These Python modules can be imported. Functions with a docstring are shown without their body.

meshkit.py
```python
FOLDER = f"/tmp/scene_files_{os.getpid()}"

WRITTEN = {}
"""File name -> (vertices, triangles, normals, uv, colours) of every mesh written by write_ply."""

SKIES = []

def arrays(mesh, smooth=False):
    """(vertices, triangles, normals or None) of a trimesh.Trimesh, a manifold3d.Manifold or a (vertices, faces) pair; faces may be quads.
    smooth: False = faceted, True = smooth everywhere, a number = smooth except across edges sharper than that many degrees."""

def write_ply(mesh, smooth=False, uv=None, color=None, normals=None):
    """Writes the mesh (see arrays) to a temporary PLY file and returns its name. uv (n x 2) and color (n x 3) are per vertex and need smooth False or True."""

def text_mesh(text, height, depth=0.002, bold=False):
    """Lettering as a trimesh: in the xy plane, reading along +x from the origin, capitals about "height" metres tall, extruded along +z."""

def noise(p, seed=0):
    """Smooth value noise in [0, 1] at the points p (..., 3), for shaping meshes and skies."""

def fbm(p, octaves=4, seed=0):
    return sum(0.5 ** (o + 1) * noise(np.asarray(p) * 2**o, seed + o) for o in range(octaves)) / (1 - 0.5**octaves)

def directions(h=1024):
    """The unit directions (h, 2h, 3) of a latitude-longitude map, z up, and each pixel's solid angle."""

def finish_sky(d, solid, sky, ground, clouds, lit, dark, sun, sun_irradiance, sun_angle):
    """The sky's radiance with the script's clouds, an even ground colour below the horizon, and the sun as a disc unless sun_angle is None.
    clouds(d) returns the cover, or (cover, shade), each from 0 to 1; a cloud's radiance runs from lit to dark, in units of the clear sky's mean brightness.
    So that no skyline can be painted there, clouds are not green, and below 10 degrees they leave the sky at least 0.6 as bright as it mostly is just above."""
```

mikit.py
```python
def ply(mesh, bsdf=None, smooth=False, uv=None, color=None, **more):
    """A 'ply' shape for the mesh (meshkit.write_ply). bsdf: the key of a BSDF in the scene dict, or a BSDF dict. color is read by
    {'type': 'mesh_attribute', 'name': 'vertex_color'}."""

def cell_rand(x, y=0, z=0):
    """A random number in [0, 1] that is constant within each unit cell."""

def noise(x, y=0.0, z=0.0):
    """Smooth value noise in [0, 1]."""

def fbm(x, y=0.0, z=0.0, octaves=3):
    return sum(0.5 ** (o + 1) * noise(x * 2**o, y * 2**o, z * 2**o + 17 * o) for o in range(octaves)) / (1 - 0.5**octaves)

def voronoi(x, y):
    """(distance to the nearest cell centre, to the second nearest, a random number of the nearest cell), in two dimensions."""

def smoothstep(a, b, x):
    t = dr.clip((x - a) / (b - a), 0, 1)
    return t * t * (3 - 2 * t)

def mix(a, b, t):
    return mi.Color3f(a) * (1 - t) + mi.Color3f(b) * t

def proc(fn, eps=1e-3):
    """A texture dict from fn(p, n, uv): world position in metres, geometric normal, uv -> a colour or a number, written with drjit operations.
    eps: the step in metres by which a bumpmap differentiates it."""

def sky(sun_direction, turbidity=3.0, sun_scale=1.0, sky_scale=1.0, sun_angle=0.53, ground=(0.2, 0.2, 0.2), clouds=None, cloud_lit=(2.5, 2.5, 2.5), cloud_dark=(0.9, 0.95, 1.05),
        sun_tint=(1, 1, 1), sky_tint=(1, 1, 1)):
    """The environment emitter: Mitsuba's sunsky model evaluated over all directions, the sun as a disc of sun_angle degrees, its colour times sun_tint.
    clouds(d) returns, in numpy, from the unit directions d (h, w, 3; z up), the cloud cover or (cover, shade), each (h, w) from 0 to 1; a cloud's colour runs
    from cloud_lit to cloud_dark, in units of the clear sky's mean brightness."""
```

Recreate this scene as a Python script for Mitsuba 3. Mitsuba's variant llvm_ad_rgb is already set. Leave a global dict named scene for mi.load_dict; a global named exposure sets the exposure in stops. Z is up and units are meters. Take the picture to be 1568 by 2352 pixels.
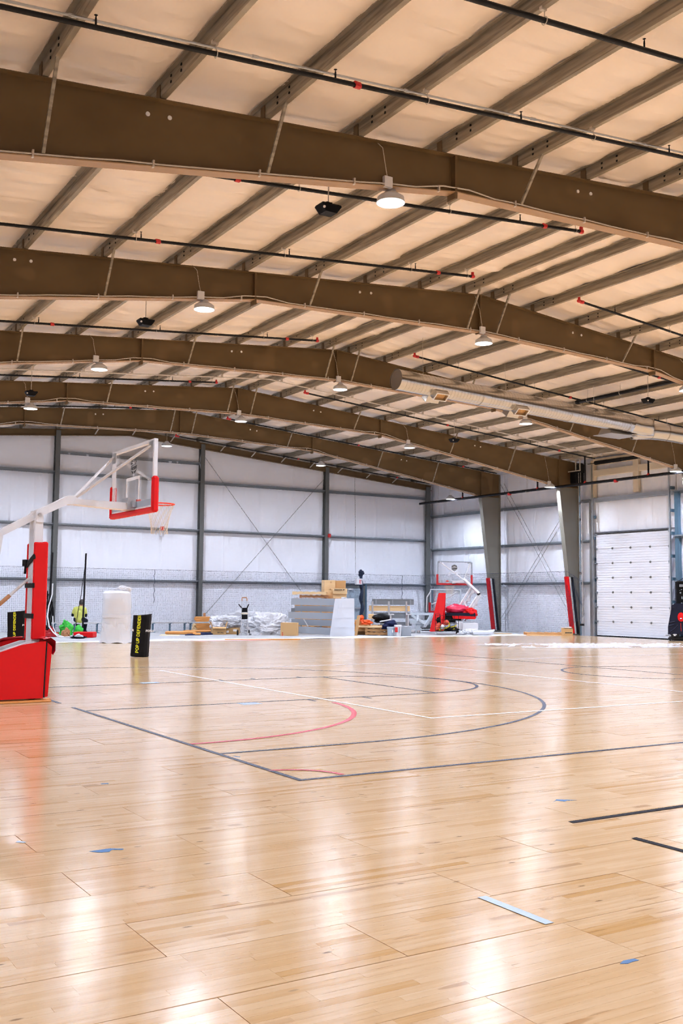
import math, random
import numpy as np, trimesh
import drjit as dr, mitsuba as mi
import manifold3d as m3
import shapely.geometry as sg
import mikit, meshkit
from mikit import proc, noise, fbm, cell_rand, smoothstep, mix

scene, labels = {}, {}
T = mi.ScalarTransform4f
R = random.Random(7)
NR = np.random.default_rng(11)

# ------------------------------------------------------------------ camera
F_PX, PITCH, YAW, ROLL, CAM_H = 2342.97, 0.08352885, 0.55145381, 0.00901892, 1.525
_F = np.array([math.sin(YAW) * math.cos(PITCH), math.cos(YAW) * math.cos(PITCH), math.sin(PITCH)])
_R = np.array([math.cos(YAW), -math.sin(YAW), 0.0])
_U = np.cross(_R, _F)
_c, _s = math.cos(ROLL), math.sin(ROLL)
_R, _U = _c * _R + _s * _U, -_s * _R + _c * _U
CM = np.eye(4)
CM[:3, 0], CM[:3, 1], CM[:3, 2], CM[:3, 3] = -_R, _U, _F, [0, 0, CAM_H]
scene['camera'] = {'type': 'perspective', 'fov': math.degrees(2 * math.atan(784 / F_PX)), 'fov_axis': 'x',
                   'near_clip': 0.05, 'far_clip': 300.0, 'to_world': T(CM.tolist())}
exposure = 1.42

# ------------------------------------------------------------------ light: the hall's own high-bay lamps
LAMP_L = 440.0
LAMP_RGB = (0.84, 0.92, 1.10)
LAMP_R = 0.19
LAMP_ROWS = [(y, x, z) for y in (-1.2, 5.5, 12.2, 18.95, 25.6, 32.31) for x, z in ((1.0, 6.55), (8.3, 7.37), (15.65, 7.69), (22.95, 7.37), (30.3, 6.3))]
LAMP_ROWS += [(39.2, x, z) for x, z in ((1.0, 6.55), (8.3, 7.37), (15.65, 7.66), (23.0, 7.4), (30.3, 6.32))]


def ray(px, py):
    return (px - 784) / F_PX * _R - (py - 1176) / F_PX * _U + _F


def at(px, py, y):
    """World point seen at a pixel of the survey of the hall, in the upright plane at depth y."""
    d = ray(px, py)
    return np.array([0, 0, CAM_H]) + d * (y / d[1])


# ------------------------------------------------------------------ helpers
def numbered(k):
    if k not in scene and k not in labels and k not in used:
        used.add(k)
        return k
    i = 1
    while f'{k}_{i:03d}' in used:
        i += 1
    used.add(f'{k}_{i:03d}')
    return f'{k}_{i:03d}'


used = set()


def tri(m):
    if isinstance(m, (list, tuple)):
        m = [tri(x) for x in m if x is not None]
        return trimesh.util.concatenate(m) if len(m) > 1 else m[0]
    if hasattr(m, 'to_mesh'):
        a = m.to_mesh()
        return trimesh.Trimesh(a.vert_properties[:, :3], a.tri_verts, process=False)
    return m


def put(key, mesh, mat, smooth=False, **kw):
    scene[key] = mikit.ply(tri(mesh), 'm_' + mat, smooth=smooth, **kw)
    return key


def thing(name, label, cat, mesh=None, mat=None, smooth=False, group=None, kind=None, **kw):
    k = numbered(name)
    labels[k] = {'label': label, 'category': cat}
    if group:
        labels[k]['group'] = group
    if kind:
        labels[k]['kind'] = kind
    if mesh is not None:
        put(k, mesh, mat, smooth, **kw)
    return k


def struct(name, label, cat, mesh=None, mat=None, smooth=False):
    return thing(name, label, cat, mesh, mat, smooth, kind='structure')


def part(parent, name, mesh, mat, smooth=False, label=None, kind=None, **kw):
    k = numbered(parent + '__' + name)
    put(k, mesh, mat, smooth, **kw)
    if label or kind:
        labels[k] = {}
        if label:
            labels[k]['label'] = label
        if kind:
            labels[k]['kind'] = kind
    return k


def box(x0, x1, y0, y1, z0, z1, bev=0.0):
    x0, x1, y0, y1, z0, z1 = min(x0, x1), max(x0, x1), min(y0, y1), max(y0, y1), min(z0, z1), max(z0, z1)
    if bev:
        b = min(bev, (x1 - x0) * .45, (y1 - y0) * .45, (z1 - z0) * .45)
        pts = []
        for sx in (0, 1):
            for sy in (0, 1):
                for sz in (0, 1):
                    X, Y, Z = (x0, x1)[sx], (y0, y1)[sy], (z0, z1)[sz]
                    dx, dy, dz = (1 - 2 * sx) * b, (1 - 2 * sy) * b, (1 - 2 * sz) * b
                    pts += [(X, Y + dy, Z + dz), (X + dx, Y, Z + dz), (X + dx, Y + dy, Z)]
        return trimesh.convex.convex_hull(np.array(pts))
    v = np.array([(x, y, z) for x in (x0, x1) for y in (y0, y1) for z in (z0, z1)], float)
    f = [[0, 1, 3], [0, 3, 2], [4, 6, 7], [4, 7, 5], [0, 4, 5], [0, 5, 1], [2, 3, 7], [2, 7, 6], [0, 2, 6], [0, 6, 4], [1, 5, 7], [1, 7, 3]]
    return trimesh.Trimesh(v, f, process=False)


def cbox(c, s, rz=0, ry=0, rx=0, bev=0.0):
    """box of size s about centre c, turned in degrees."""
    m = box(-s[0] / 2, s[0] / 2, -s[1] / 2, s[1] / 2, -s[2] / 2, s[2] / 2, bev)
    M = trimesh.transformations.euler_matrix(math.radians(rx), math.radians(ry), math.radians(rz), 'sxyz')
    M[:3, 3] = c
    m.apply_transform(M)
    return m


def frame_of(p0, p1, up=(0, 0, 1)):
    d = np.array(p1, float) - np.array(p0, float)
    n = np.linalg.norm(d)
    d = d / n
    up = np.array(up, float)
    s = np.cross(d, up)
    if np.linalg.norm(s) < 1e-6:
        s = np.cross(d, [1, 0, 0])
    s /= np.linalg.norm(s)
    return d, s, np.cross(s, d), n


def bar(p0, p1, w, h, up=(0, 0, 1), bev=0.0):
    """straight bar of width w (sideways) and height h (along up) from p0 to p1."""
    d, s, u, n = frame_of(p0, p1, up)
    m = box(0, n, -w / 2, w / 2, -h / 2, h / 2, bev)
    M = np.eye(4)
    M[:3, 0], M[:3, 1], M[:3, 2], M[:3, 3] = d, -s, u, p0
    m.apply_transform(M)
    return m


def tube(path, r, n=8, cap=True):
    p = np.array(path, float)
    t = np.gradient(p, axis=0)
    t /= np.linalg.norm(t, axis=1, keepdims=True) + 1e-12
    a = np.cross(t[0], [0, 0, 1.0] if abs(t[0][2]) < .9 else [1.0, 0, 0])
    a /= np.linalg.norm(a)
    ang = np.arange(n) * 2 * np.pi / n
    vs = []
    rr = np.broadcast_to(r, (len(p),))
    for i in range(len(p)):
        a = a - t[i] * a.dot(t[i])
        a /= np.linalg.norm(a) + 1e-12
        b = np.cross(t[i], a)
        vs.append(p[i] + rr[i] * (np.cos(ang)[:, None] * a + np.sin(ang)[:, None] * b))
    v = np.vstack(vs)
    f = []
    for i in range(len(p) - 1):
        for j in range(n):
            k = (j + 1) % n
            A, B, C, D = i * n + j, i * n + k, (i + 1) * n + k, (i + 1) * n + j
            f += [[A, B, C], [A, C, D]]
    if cap:
        v = np.vstack([v, p[0], p[-1]])
        c0, c1 = len(v) - 2, len(v) - 1
        for j in range(n):
            k = (j + 1) % n
            f += [[c0, k, j], [c1, (len(p) - 1) * n + j, (len(p) - 1) * n + k]]
    return trimesh.Trimesh(v, f, process=False)


def lathe(prof, c=(0, 0, 0), n=24, M=None):
    """profile [(r, z)...] turned about z at c."""
    prof = np.array(prof, float)
    ang = np.arange(n) * 2 * np.pi / n
    v = np.stack([prof[:, :1] * np.cos(ang), prof[:, :1] * np.sin(ang), np.repeat(prof[:, 1:], n, 1)], -1).reshape(-1, 3)
    f = []
    for i in range(len(prof) - 1):
        for j in range(n):
            k = (j + 1) % n
            f += [[i * n + j, i * n + k, (i + 1) * n + k], [i * n + j, (i + 1) * n + k, (i + 1) * n + j]]
    m = trimesh.Trimesh(v, f, process=False)
    if M is not None:
        m.apply_transform(M)
    m.apply_translation(c)
    return m


def prism(poly, axis, a0, a1):
    """polygon extruded: axis 'y' -> poly in (x, z); 'x' -> poly in (y, z); 'z' -> poly in (x, y)."""
    m = trimesh.creation.extrude_polygon(poly if hasattr(poly, 'exterior') else sg.Polygon(poly), abs(a1 - a0), engine='earcut')
    v = np.array(m.vertices)
    lo = min(a0, a1)
    if axis == 'y':
        v = np.stack([v[:, 0], v[:, 2] + lo, v[:, 1]], 1)
        fl = True
    elif axis == 'x':
        v = np.stack([v[:, 2] + lo, v[:, 0], v[:, 1]], 1)
        fl = False
    else:
        v[:, 2] += lo
        fl = False
    f = np.array(m.faces)
    return trimesh.Trimesh(v, f[:, ::-1] if fl else f, process=False)


def hullpts(pts):
    return trimesh.convex.convex_hull(np.array(pts, float))


def grid(P):
    """surface through an (a, b, 3) array of points."""
    a, b = P.shape[:2]
    i = np.arange(a * b).reshape(a, b)
    q = np.stack([i[:-1, :-1], i[1:, :-1], i[1:, 1:], i[:-1, 1:]], -1).reshape(-1, 4)
    return trimesh.Trimesh(P.reshape(-1, 3), np.vstack([q[:, [0, 1, 2]], q[:, [0, 2, 3]]]), process=False)


def moved(m, d=(0, 0, 0), rz=0, s=1.0):
    m = tri(m).copy()
    M = trimesh.transformations.rotation_matrix(math.radians(rz), [0, 0, 1])
    M[:3, :3] *= s
    M[:3, 3] = d
    m.apply_transform(M)
    return m


def placer(org, rz):
    M = trimesh.transformations.rotation_matrix(math.radians(rz), [0, 0, 1])
    M[:3, 3] = org

    def f(m):
        m = tri(m).copy()
        m.apply_transform(M)
        return m
    return f


def text(s, h, org, right, up, depth=0.004, bold=True):
    """raised flat lettering: from org, reading along right."""
    m = meshkit.text_mesh(s, h, depth, bold)
    r, u = np.array(right, float), np.array(up, float)
    r /= np.linalg.norm(r)
    u /= np.linalg.norm(u)
    M = np.eye(4)
    M[:3, 0], M[:3, 1], M[:3, 2], M[:3, 3] = r, u, np.cross(r, u), org
    m.apply_transform(M)
    return m


# ------------------------------------------------------------------ materials
def mat(name, rgb, rough=0.5, metallic=0.0, spec=0.5, two=True, **kw):
    b = {'type': 'principled', 'base_color': rgb if isinstance(rgb, dict) else {'type': 'rgb', 'value': [c * .85 for c in rgb]},
         'roughness': rough, 'metallic': metallic, 'specular': spec, **kw}
    scene['m_' + name] = {'type': 'twosided', 'bsdf': b} if two else b


def plastic(name, rgb, alpha, ior=1.5):
    scene['m_' + name] = {'type': 'twosided', 'bsdf': {'type': 'roughplastic', 'alpha': alpha, 'int_ior': ior, 'nonlinear': False,
                          'diffuse_reflectance': rgb if isinstance(rgb, dict) else {'type': 'rgb', 'value': list(rgb)}}}


def wood_fn(p, n, uv):
    tone, seed = uv.x, uv.y
    g = fbm(p.x * 2.2 + seed * 91.0, p.y * 55.0 + seed * 37.0, seed * 53.0, 3)
    fine = noise(p.x * 9.0 + seed * 31, p.y * 330.0, seed * 11.0)
    t = dr.clip(tone * 0.85 + (g - 0.5) * 0.6 + (fine - 0.5) * 0.06, 0, 1)
    col = mix((0.72, 0.54, 0.35), (0.54, 0.305, 0.105), t)
    k = smoothstep(0.80, 0.90, noise(p.x * 3.3 + 5 * seed, p.y * 16.0, 3.0)) * smoothstep(0.55, 0.8, cell_rand(dr.floor(p.x * 1.6), dr.floor(p.y * 8.0), 4.0))
    near_k, _, which = mikit.voronoi(p.x * 1.7, p.y * 5.0)
    knot = smoothstep(0.055, 0.02, near_k) * smoothstep(0.72, 0.74, which)
    return mix(mix(col, (0.38, 0.19, 0.07), k * 0.55), (0.20, 0.10, 0.04), knot * 0.75)


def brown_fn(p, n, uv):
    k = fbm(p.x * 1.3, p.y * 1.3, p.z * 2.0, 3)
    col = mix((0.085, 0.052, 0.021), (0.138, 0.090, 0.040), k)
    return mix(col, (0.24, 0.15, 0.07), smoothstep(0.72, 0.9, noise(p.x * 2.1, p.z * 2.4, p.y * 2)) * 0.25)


def purlin_fn(p, n, uv):
    k = fbm(p.x * 6.0, p.y * 2.6, p.z * 16.0, 3)
    s = smoothstep(0.35, 0.75, fbm(p.y * 1.4, p.x * 3.0, p.z * 22.0, 3))
    return mix(mix((0.20, 0.17, 0.125), (0.37, 0.33, 0.255), k), (0.075, 0.055, 0.036), s * 0.55)


def concrete_fn(p, n, uv):
    k = fbm(p.x * 1.5, p.y * 1.5, 0.0, 4)
    return mix((0.22, 0.23, 0.24), (0.33, 0.34, 0.35), k)


def ply_fn(p, n, uv):
    k = fbm(p.x * 3.0 + p.y * 3, p.z * 24.0, 3.0, 3)
    return mix((0.60, 0.40, 0.19), (0.76, 0.58, 0.34), k)


def pallet_fn(p, n, uv):
    k = fbm(p.x * 5.0, p.z * 40.0 + p.y * 30, 3.0, 3)
    return mix((0.42, 0.20, 0.07), (0.66, 0.40, 0.18), k)


def orange_board_fn(p, n, uv):
    k = fbm(p.x * 3.0, p.y * 3.0, p.z * 60.0, 3)
    return mix((0.46, 0.17, 0.035), (0.68, 0.31, 0.085), k)


plastic('wood', proc(wood_fn), 0.036, 1.55)
mat('brown_steel', proc(brown_fn), 0.55, spec=0.25)
mat('flange_bounce_tan', (0.36, 0.225, 0.12), 0.5)  # lighter than the web; bounce from the floor below is put into the colour
mat('purlin', proc(purlin_fn), 0.5, 0.25)
mat('concrete', proc(concrete_fn), 0.55)
plastic('liner', (0.81, 0.84, 0.91), 0.2)
plastic('roof_liner', (0.90, 0.79, 0.69), 0.26)  # white vinyl tinted warm; bounce from the wood floor is put into the colour
mat('gray_steel', (0.105, 0.112, 0.108), 0.5)
mat('column_steel', (0.19, 0.185, 0.155), 0.5)
mat('girt', (0.26, 0.295, 0.33), 0.38, 0.6)
mat('galvanized', (0.62, 0.65, 0.68), 0.32, 0.85)
mat('black_pipe', (0.006, 0.006, 0.007), 0.45, spec=0.2)
mat('red_paint', (0.55, 0.015, 0.015), 0.4)
mat('white_paint', (0.72, 0.73, 0.76), 0.35)
mat('cream_tone', (0.72, 0.62, 0.47), 0.5)  # on the beams and posts: white steel, warm bounce put into the colour
mat('conduit', (0.62, 0.58, 0.53), 0.4, 0.3)
mat('dark_gap', (0.02, 0.02, 0.02), 0.9)
mat('duct', (0.56, 0.54, 0.52), 0.2, 1.0)
mat('duct_seam', (0.40, 0.37, 0.33), 0.35, 0.8)
mat('lamp_body', (0.55, 0.57, 0.60), 0.4)
mat('door_white', (0.66, 0.69, 0.76), 0.4)
mat('red_vinyl', (0.66, 0.002, 0.004), 0.5, spec=0.25)
mat('dark_red_vinyl', (0.45, 0.005, 0.012), 0.5)
mat('pink_red_cloth', (0.70, 0.02, 0.08), 0.55)
mat('black_vinyl', (0.004, 0.004, 0.005), 0.55, spec=0.12)
mat('navy_vinyl', (0.005, 0.007, 0.022), 0.45, spec=0.2)
mat('black_rubber', (0.008, 0.008, 0.008), 0.7, spec=0.15)
mat('chrome', (0.75, 0.75, 0.76), 0.2, 1.0)
mat('rim_red', (0.80, 0.03, 0.01), 0.35)
mat('net_cord', (0.80, 0.73, 0.58), 0.7)
mat('line_navy', (0.025, 0.032, 0.065), 0.4, spec=0.2)
mat('line_white', (0.86, 0.87, 0.88), 0.35)
mat('line_red', (0.46, 0.03, 0.05), 0.35)
mat('tape_blue', (0.06, 0.17, 0.36), 0.6)
mat('tape_pale', (0.52, 0.64, 0.74), 0.6, spec=0.2)
mat('tape_black', (0.012, 0.012, 0.018), 0.6, spec=0.08)
mat('block_gray', (0.26, 0.34, 0.42), 0.4)
mat('yellow_print', (0.85, 0.85, 0.02), 0.5)
mat('white_print', (0.85, 0.85, 0.85), 0.5)
mat('black_print', (0.02, 0.02, 0.02), 0.5)
mat('plywood', proc(ply_fn), 0.6)
mat('pallet_wood', proc(pallet_fn), 0.7)
mat('orange_board', proc(orange_board_fn), 0.55)
mat('cardboard', (0.55, 0.34, 0.15), 0.75)
mat('cardboard_dark', (0.36, 0.20, 0.085), 0.8)
mat('net_black', (0.03, 0.04, 0.07), 0.9, spec=0.1)
mat('aluminum', (0.66, 0.68, 0.70), 0.34, 0.8)
mat('bleacher_gray', (0.34, 0.38, 0.43), 0.42, 0.3)
mat('blue_gray', (0.36, 0.44, 0.52), 0.5)
mat('pale_blue_steel', (0.58, 0.68, 0.75), 0.45)
mat('steel_blue', (0.085, 0.16, 0.23), 0.45, 0.3)
mat('navy_cloth', (0.006, 0.012, 0.055), 0.6, spec=0.2)
mat('hivis', (0.56, 0.58, 0.13), 0.8)
mat('skin', (0.48, 0.24, 0.15), 0.55)
mat('hair', (0.03, 0.022, 0.02), 0.6)
mat('dark_cloth', (0.010, 0.013, 0.022), 0.8, spec=0.1)
mat('green_cloth', (0.03, 0.50, 0.04), 0.6)
mat('orange_cloth', (0.85, 0.10, 0.01), 0.6)
mat('paper_brown', (0.42, 0.20, 0.09), 0.75)
mat('lilac', (0.50, 0.38, 0.66), 0.6)
mat('pink_sheet', (0.85, 0.42, 0.50), 0.6)
mat('white_sheet', (0.72, 0.75, 0.79), 0.5)
mat('foam_white', (0.58, 0.61, 0.67), 0.7)
mat('white_cloth', (0.60, 0.62, 0.66), 0.7)
mat('yellow_plastic', (0.85, 0.70, 0.02), 0.45)
mat('red_ball', (0.75, 0.08, 0.03), 0.5)
mat('tan_plank', (0.62, 0.36, 0.15), 0.6)
plastic('bubble', (0.57, 0.59, 0.63), 0.12)
scene['m_film'] = {'type': 'principledthin', 'base_color': {'type': 'rgb', 'value': [0.9, 0.92, 0.95]}, 'roughness': 0.12, 'spec_trans': 0.5, 'diff_trans': 0.5, 'eta': 1.5}
scene['m_glass'] = {'type': 'thindielectric', 'int_ior': 1.5}
scene['m_lamp_lens'] = {'type': 'diffuse', 'reflectance': {'type': 'rgb', 'value': [0.6, 0.6, 0.6]}}
# ================================================================== STRUCTURE
XR, ZR, SL = 15.5, 8.87, 0.0865           # ridge line, height of the frames' top flange there, roof slope
X0, X1, Y0, Y1 = -1.15, 32.25, -8.0, 43.35  # inside faces of the wall liners
YF = [-1.2, 5.5, 12.15, 18.95, 25.6, 32.31, 37.53]
ZG = -0.03                                   # concrete; the court lies on it, its top is z = 0


def roof(x):
    return ZR - SL * abs(x - XR)


def depth(x):
    a = abs(x - XR)
    return 0.93 - 0.33 * a / 6.07 if a < 6.07 else 0.60 + 0.60 * (a - 6.07) / 9.13


# ---- floor: concrete, court panels, strips
floor_k = struct('floor', 'gray concrete slab under the court, bare along the far walls', 'floor',
                 box(X0 - .3, X1 + .3, Y0 - .3, Y1 + .4, -0.25, ZG), 'concrete')
PW, PL, PY, PX = 0.5095, 1.783, 4.694, 1.725
CX0, CX1, CY0, CY1 = X0 + .02, 31.62, Y0 + .02, 32.75


def strips_of(x0, x1, y0, y1):
    """nine rows of hardwood strips in a panel: (x0, x1, y0, y1, tone, seed)."""
    out, rows = [], 9
    h = (y1 - y0) / rows
    rr = random.Random(int(x0 * 977) * 7919 + int(y0 * 991))
    shade = rr.random() ** 2 * 0.28
    for i in range(rows):
        x = x0
        while x < x1 - 1e-6:
            l = rr.choice((0.32, 0.45, 0.6, 0.75, 0.95, 1.2))
            e = x1 if x1 - x - l < 0.22 else x + l
            t = rr.random()
            t = 0.18 + 0.3 * t + (0.42 if rr.random() < 0.09 else 0) + shade
            out.append((x, e, y0 + i * h, y0 + (i + 1) * h, t, rr.random()))
            x = e
    return out


def tilt_of(x0, y0):
    rr = random.Random(int(x0 * 131) * 613 + int(y0 * 137))
    return max(-.0009, min(.0009, rr.gauss(0, 0.0006))), max(-.002, min(.002, rr.gauss(0, 0.0013)))


def slabs(rects, ztop, zbot, tilt, c, inset, sides):
    """flat pieces with sides, each with its own (tone, seed) in uv."""
    V, Fc, UV = [], [], []
    for (x0, x1, y0, y1, t, s) in rects:
        x0, x1, y0, y1 = x0 + inset, x1 - inset, y0 + inset, y1 - inset
        q = [(x0, y0), (x1, y0), (x1, y1), (x0, y1)]
        b = len(V)
        V += [(x, y, ztop + tilt[0] * (x - c[0]) + tilt[1] * (y - c[1])) for x, y in q]
        Fc += [[b, b + 1, b + 2], [b, b + 2, b + 3]]
        n = 4
        if sides:
            V += [(x, y, zbot) for x, y in q]
            n = 8
            for i in range(4):
                j = (i + 1) % 4
                Fc += [[b + i, b + 4 + i, b + 4 + j], [b + i, b + 4 + j, b + j]]
        UV += [(t, s)] * n
    return trimesh.Trimesh(np.array(V), np.array(Fc), process=False), np.array(UV)


def skirt(x0, x1, y0, y1, z):
    V = [(x, y, zz) for zz in (z, ZG) for x, y in ((x0, y0), (x1, y0), (x1, y1), (x0, y1))]
    Fc = []
    for i in range(4):
        j = (i + 1) % 4
        Fc += [[i, 4 + i, 4 + j], [i, 4 + j, j]]
    return trimesh.Trimesh(np.array(V, float), Fc, process=False)


panels = []
k0, k1 = int(math.floor((CY0 - PY) / PW)), int(math.ceil((CY1 - PY) / PW))
for k in range(k0, k1):
    y0, y1 = max(PY + k * PW, CY0), min(PY + (k + 1) * PW, CY1)
    if y1 - y0 < .05:
        continue
    off = PX + (0.0 if k % 2 else 0.888)
    n0 = int(math.floor((CX0 - off) / PL))
    for n in range(n0, 40):
        x0, x1 = max(off + n * PL, CX0), min(off + (n + 1) * PL, CX1)
        if x1 - x0 < .05:
            continue
        panels.append((x0, x1, y0, y1))


def in_view(x, y, z=0.0, m=60):
    d = np.array([x, y, z - CAM_H])
    c = d @ _F
    if c < .3:
        return False
    u, v = 784 + F_PX * (d @ _R) / c, 1176 - F_PX * (d @ _U) / c
    return -m < u < 1568 + m and -m < v < 2352 + m


def seen(p):
    x0, x1, y0, y1 = p
    return any(in_view(x0 + (x1 - x0) * i / 6, y) for i in range(7) for y in (y0, (y0 + y1) / 2, y1))


vis = sorted([p for p in panels if seen(p)], key=lambda p: (p[0] + p[1]) ** 2 / 4 + (p[2] + p[3]) ** 2 / 4)
near, n_strip = [], 0
for p in vis:
    m = sum(seen((s[0], s[1], s[2], s[3])) for s in strips_of(*p))
    if n_strip + m > 296:
        break
    n_strip += m
    near.append(p)
single = set(vis[:299])
rest_v, rest_uv = [], []
for p in panels:
    x0, x1, y0, y1 = p
    c = ((x0 + x1) / 2, (y0 + y1) / 2)
    tl = tilt_of(x0, y0)
    g = 0.0016
    st = strips_of(x0 + g, x1 - g, y0 + g, y1 - g)
    if p in near:
        hid = []
        pk = part(floor_k, 'panel', box(x0 + g, x1 - g, y0 + g, y1 - g, ZG, -0.009), 'tan_plank')
        for s in st:
            m, uv = slabs([s], 0.0, -0.010, tl, c, 0.00035, True)
            if seen(s[:4]):
                part(pk, 'strip', m, 'wood', uv=uv)
            else:
                hid.append((m, uv))
        if hid:
            m = part(pk, 'strip_rest', tri([a for a, _ in hid]), 'wood', uv=np.vstack([b for _, b in hid]), kind='stuff')
    else:
        m, uv = slabs(st, 0.0, -0.010, tl, c, 0.0, False)
        sk = skirt(x0 + g, x1 - g, y0 + g, y1 - g, 0.0)
        sk.vertices[:4, 2] += tl[0] * (sk.vertices[:4, 0] - c[0]) + tl[1] * (sk.vertices[:4, 1] - c[1])
        m2, uv2 = tri([m, sk]), np.vstack([uv, np.full((8, 2), 0.7)])
        if p in single:
            part(floor_k, 'panel', m2, 'wood', uv=uv2)
        else:
            rest_v.append(m2)
            rest_uv.append(uv2)
part(floor_k, 'panel_rest', tri(rest_v), 'wood', uv=np.vstack(rest_uv), kind='stuff')

# ---- court markings: thin films of paint and tape (they lie on the panels)
ZM = 0.0032


def strip_line(p0, p1, w, z=ZM):
    p0, p1 = np.array([*p0, z]), np.array([*p1, z])
    n = max(2, int(np.linalg.norm(p1 - p0) / 0.5))
    d = (p1 - p0) / np.linalg.norm(p1 - p0)
    s = np.array([-d[1], d[0], 0]) * w / 2
    P = np.array([[p0 + (p1 - p0) * i / n - s, p0 + (p1 - p0) * i / n + s] for i in range(n + 1)])
    m = grid(P)
    m.faces = m.faces[:, ::-1]
    return m


def arc_line(c, r, a0, a1, w, z=ZM):
    n = max(8, int(abs(a1 - a0) / 2.5))
    a = np.radians(np.linspace(a0, a1, n))
    P = np.stack([np.stack([c[0] + rr * np.cos(a), c[1] + rr * np.sin(a), np.full(n, z)], 1) for rr in (r - w / 2, r + w / 2)], 1)
    return grid(P)


LW = 0.052
thing('court_line', 'dark navy basketball baseline running away to the red goal base', 'court line', [strip_line((4.27, 7.53), (4.27, 13.87), LW), strip_line((4.27, 14.47), (4.27, 22.8), LW)], 'line_navy')
thing('court_line', 'long dark sideline from the nearest court corner to the right edge', 'court line', strip_line((4.27, 7.56), (30.5, 7.56), LW), 'line_navy')
thing('court_line', 'dark three-point line curving widest across the middle of the court', 'court line',
      [strip_line((4.3, 9.18), (5.9, 9.18), LW), arc_line((5.87, 15.2), 6.02, -90.3, 90.3, LW), strip_line((4.3, 21.22), (5.9, 21.22), LW)], 'line_navy')
thing('court_line', 'thin dark lane edge line nearer the camera, in front of the red goal', 'court line',
      [strip_line((4.3, 13.38), (10.08, 13.38), 0.045)] + [strip_line((x, 13.12), (x, 13.36), 0.045) for x in (7.66, 8.62)], 'line_navy')
thing('court_line', 'thin dark lane edge line farther from the camera', 'court line',
      [strip_line((4.3, 17.03), (10.08, 17.03), 0.045)] + [strip_line((x, 17.05), (x, 17.25), 0.045) for x in (8.0, 8.65, 9.63)], 'line_navy')
thing('court_line', 'dark free-throw line joining the two lane edges', 'court line', strip_line((10.06, 13.36), (10.06, 17.05), 0.045), 'line_navy')
thing('court_line', 'dark free-throw half circle inside the three-point line', 'court line', arc_line((10.06, 15.2), 1.8, -90, 90, LW), 'line_navy')
thing('court_mark', 'wide gray-blue lane block on the nearer lane edge', 'court mark', box(6.48, 6.78, 13.12, 13.36, 0.0012, ZM), 'block_gray')
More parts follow.
